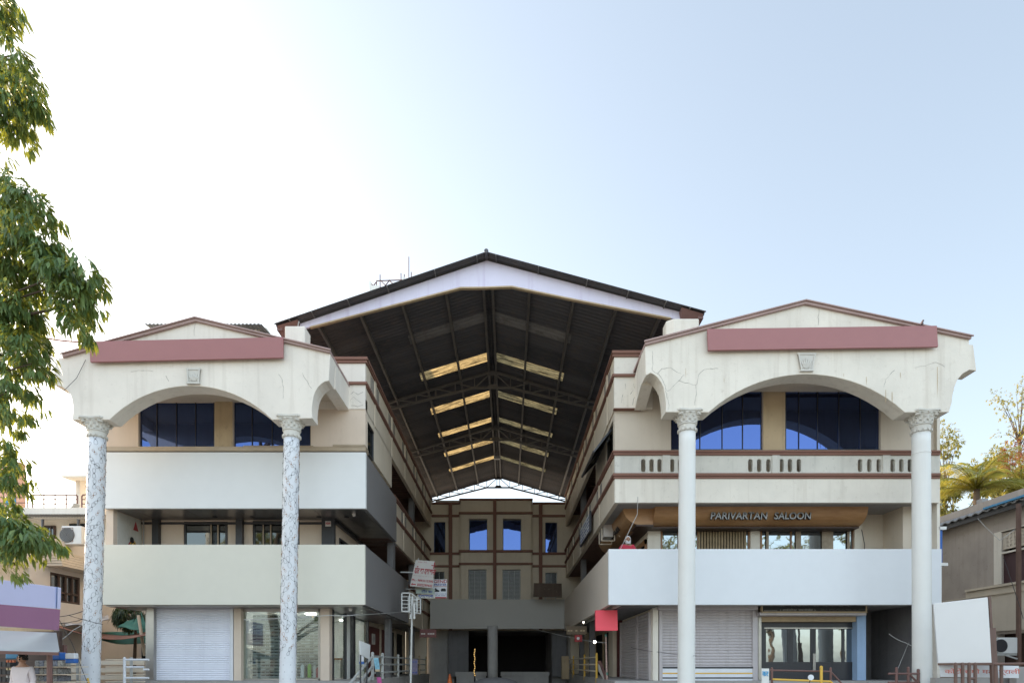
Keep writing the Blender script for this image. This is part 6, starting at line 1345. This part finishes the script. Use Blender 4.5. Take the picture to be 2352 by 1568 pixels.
cl2 = [(c-Vector((1.0+.4*i % 2, 0, 0)), (r[0]*1.3, r[1], r[2]), d*.6) for i, (c, r, d) in enumerate(cl[4::5])]
m = MB(); base = Vector((-9.9, 9.3, 0)); tr = [base+Vector((.25*math.sin(k*.8), .1*math.cos(k), k*1.0)) for k in range(12)]
for k in range(11): m.tube(tr[k], tr[k+1], .26-.019*k, 12, .26-.019*(k+1))
for (c, r, d) in cl:
    if d < .3: continue
    k = max(1, min(10, int((c.z-1.0)))); a = tr[k]; mid = a.lerp(c, .5)+Vector((0, 0, .18)); m.tube(a, mid, .045, 6, .028); m.tube(mid, c, .028, 6, .008)
m.build('trunk', M['bark'], T1, smooth=True)
def small_tree(label, c, rad, mat, leafs=300, ln=.22, wd=.07, name='leafy_tree', group=None, subs=14, down=.3):
    x, y, z = c; t = thing(name, label, 'tree', (x, y, 0), group); cc = []
    m = MB(); m.tube((x, y, 0), (x+.1, y, z-rad[2]*.7), .06+.035*rad[0], 10, .03+.02*rad[0])
    for i in range(subs):
        d = rv(r_); p = Vector((x+d.x*rad[0]*.8, y+d.y*rad[1]*.8, z+d.z*rad[2]*.8)); q = r_.uniform(.22, .42)
        cc.append((p, (rad[0]*q, rad[1]*q, rad[2]*q), 1)); a = Vector((x+.1, y, min(z-rad[2]*.7, p.z-.2*rad[2])-r_.uniform(0, .5)*rad[2])); mid = a.lerp(p, .5)+Vector((0, 0, .2)); m.tube(a, mid, .012+.018*rad[0], 6, .01+.008*rad[0]); m.tube(mid, p, .01+.008*rad[0], 6, .006)
    foliage('crown', t, cc, mat, r_, leafs/subs, ln, wd, down, .3); m.build('trunk', M['bark'], t, smooth=True); return t
c = P(2165, 1060, 34); small_tree('yellow-green feathery tree rising just right of the right block', (c.x, 34, c.z), (1.3, 1.2, 1.9), M['leafB'], 700, .15, .05, subs=22)
c = P(2338, 940, 38); small_tree('sparse airy tree high at the right edge of the picture', (c.x, 38, c.z), (1.5, 1.4, 2.2), M['leafB'], 420, .13, .045, subs=20)
c = P(2350, 1060, 33); small_tree('tree with reddish leaves behind the palm at the right edge', (c.x, 33, c.z), (1.5, 1.2, 1.3), M['leafR'], 300, .18, .06, subs=14)
c = P(2190, 1130, 31); small_tree('low dense bushy tree behind the sheet roof of the right house', (c.x, 31, c.z-.6), (2.0, 1.0, 1.3), M['leafB'], 420, .2, .06, subs=18)
c = P(2330, 1120, 30.5); small_tree('dark leafy tree directly behind the palm', (c.x+1, 30.5, c.z), (1.6, 1.0, 1.3), M['leafD'], 420, .22, .07, subs=18)
c = P(2290, 1075, 36); small_tree('hazy yellow-green tree far behind the coconut palm', (c.x, 36, c.z-.3), (1.9, 1.2, 1.5), M['leafB'], 800, .17, .055, subs=26)
c = P(2160, 1135, 31.5); small_tree('low bright green bush tree beside the right edge of the right block', (c.x, 31.5, c.z-.3), (1.0, .8, 1.3), M['leafB'], 600, .17, .055, subs=18)
c = P(310, 1405, 20.6); small_tree('small dark drooping tree between the outer column and the steel pillar', (X(305, 20.6), 20.6, Z(1412, 20.6)), (.55, .4, .5), M['leafD'], 260, .2, .035, subs=10, down=1.2)
# palm
def palm(label, crown, nf, ln, mat):
    x, y, z = crown; t = thing('palm_tree', label, 'tree', (x, y, 0)); m = MB()
    for k in range(14): m.tube((x+.02*math.sin(k), y, z*k/14), (x+.02*math.sin(k+1), y, z*(k+1)/14), .19-.004*k, 12, .17-.004*k)
    m.build('trunk', M['bark'], t)
    for i in range(nf):
        az = 2*math.pi*i/nf*1.0+r_.uniform(-.2, .2); el = r_.uniform(.3, 1.55); L = ln*r_.uniform(.8, 1.1); h = Vector((math.cos(az), math.sin(az), 0)); pts = []
        p = Vector((x, y, z)); n = 14
        for k in range(n+1): pts.append(p.copy()); e = el-1.35*(k/n)**1.6; p = p+(h*math.cos(e)+Vector((0, 0, math.sin(e))))*L/n
        Lf = ([], []); sm = MB()
        for k in range(n): sm.tube(pts[k], pts[k+1], .028*(1-k/n)+.006, 5)
        fr = sm.build('frond', M['leafP'], t)
        for k in range(2, n*4):
            q = k/4; i0 = min(int(q), n-1); c_ = pts[i0].lerp(pts[i0+1], q-i0); tg = (pts[i0+1]-pts[i0]).normalized(); sd_ = tg.cross(Vector((0, 0, 1))).normalized(); w_ = L*.26*math.sin(math.pi*min(1, (q/n)*.9+.1))**.6
            for sg in (-1, 1):
                d = (sd_*sg*.8+tg*.55+Vector((0, 0, -.25-.2*r_.random()))).normalized(); leaf(Lf, c_, d, Vector((0, 0, 1)), w_*r_.uniform(.8, 1.1), .038, .35)
        me = bpy.data.meshes.new('leaflets'); off = wloc(fr); me.from_pydata([(v[0]-off.x, v[1]-off.y, v[2]-off.z) for v in Lf[0]], [], Lf[1]); me.materials.append(M['leafP']); o = bpy.data.objects.new('leaflets', me); C.objects.link(o); o.parent = fr
    return t
c = P(2258, 1118, 27.5); palm('sunlit yellow-green coconut palm above the sheet roof at the right', (c.x, 27.9, c.z), 24, 2.3, M['leafP'])
c = P(2365, 1120, 29); palm('second palm with its crown partly cut by the right edge', (c.x, 29.5, c.z), 18, 2.2, M['leafP'])

for k, (x, y, z, lb) in enumerate(((-20, -11, 8.5, 'street tree opposite the left block, outermost of those mirrored in its panes'), (-11.5, -12, 9, 'street tree opposite the glazed shop of the left block'), (13.5, -11, 8.6, 'street tree opposite the first saloon window'), (19.5, -10, 8.0, 'street tree opposite the black shop door'), (26, -12, 9, 'street tree opposite the right end of the right block'))):
    small_tree(lb, (x, y, z), (3.0, 2.2, 3.8), M['leafB'], 520, .42, .15, 'street_tree', 'trees across the street', 18)
# ================================================================== each separate piece a part of its own
SPLIT = {'soffit_panel', 'ceiling_rib', 'pilaster', 'pillar', 'dark_shopfront', 'slot', 'post', 'purlin', 'sheet_lap', 'dark_pier', 'downlight', 'ceiling_lamp', 'pendant_lamp', 'bulb', 'sash_bar', 'lintel_panel', 'side_beam', 'red_door', 'dark_doorway', 'dark_opening', 'rooftop_bundle', 'string_light', 'eyeglasses', 'bracket', 'leg', 'dark_goods', 'bright_packet', 'blind', 'curtain', 'packet', 'rust_streak', 'door_trim', 'grille', 'slat', 'shutter_box', 'shop_frame', 'floor_slab', 'panel_antenna', 'band', 'pane', 'louvre', 'mural_shape', 'wheel', 'tube', 'roof_post', 'pipe_clamp', 'door_frame', 'alley_wall', 'inner_wall', 'end_wall', 'crack', 'board_edge_', 'cabinet'}
SPLIT -= {'eyeglasses', 'louvre', 'grille', 'pane', 'crack', 'shop_frame', 'door_frame', 'dark_goods', 'alley_wall', 'inner_wall', 'end_wall', 'bracket'}
SPLIT |= {'return_wall', 'guide_rail', 'moulding'}
def components(me):
    n = len(me.vertices); par = list(range(n))
    def fd(a):
        while par[a] != a: par[a] = par[par[a]]; a = par[a]
        return a
    for e in me.edges:
        a, b = fd(e.vertices[0]), fd(e.vertices[1])
        if a != b: par[a] = b
    d = {}
    for p in me.polygons: d.setdefault(fd(p.vertices[0]), []).append(p)
    return d
for o in list(bpy.data.objects):
    if o.type != 'MESH' or o.name.split('.')[0] not in SPLIT or o.parent is None or o.children: continue
    d = components(o.data)
    if not 1 < len(d) <= 100: continue
    old = o.data
    for i, ps in enumerate(d.values()):
        idx = {}; vs_ = []; fs = []
        for p in ps:
            f_ = []
            for v in p.vertices:
                if v not in idx: idx[v] = len(vs_); vs_.append(tuple(old.vertices[v].co))
                f_.append(idx[v])
            fs.append(f_)
        me = bpy.data.meshes.new(old.name); me.from_pydata(vs_, [], fs)
        for mt in old.materials: me.materials.append(mt)
        if old.polygons[0].use_smooth: me.polygons.foreach_set('use_smooth', [True]*len(me.polygons))
        me.update()
        if i == 0: o.data = me
        else:
            c = o.copy(); c.data = me; C.objects.link(c); c.parent = o.parent

GR = {'air conditioner': 'outdoor AC units', 'tarpaulin': 'tarpaulins over the lane', 'railing': 'pipe railings before the shops', 'cable': 'overhead wires', 'box': 'boxes on the shop window ledge', 'lamp': 'lit lamps in the right corridor', 'shelf': 'eyeglass shelves', 'house': 'neighbouring houses', 'person': 'people'}
for o in C.objects:
    if o.parent is None and 'category' in o and 'group' not in o:
        if o['category'] in GR: o['group'] = GR[o['category']]
        elif o['category'] == 'sign' and 'blank' in o.get('label', ''): o['group'] = 'blank sign panels on the facades'
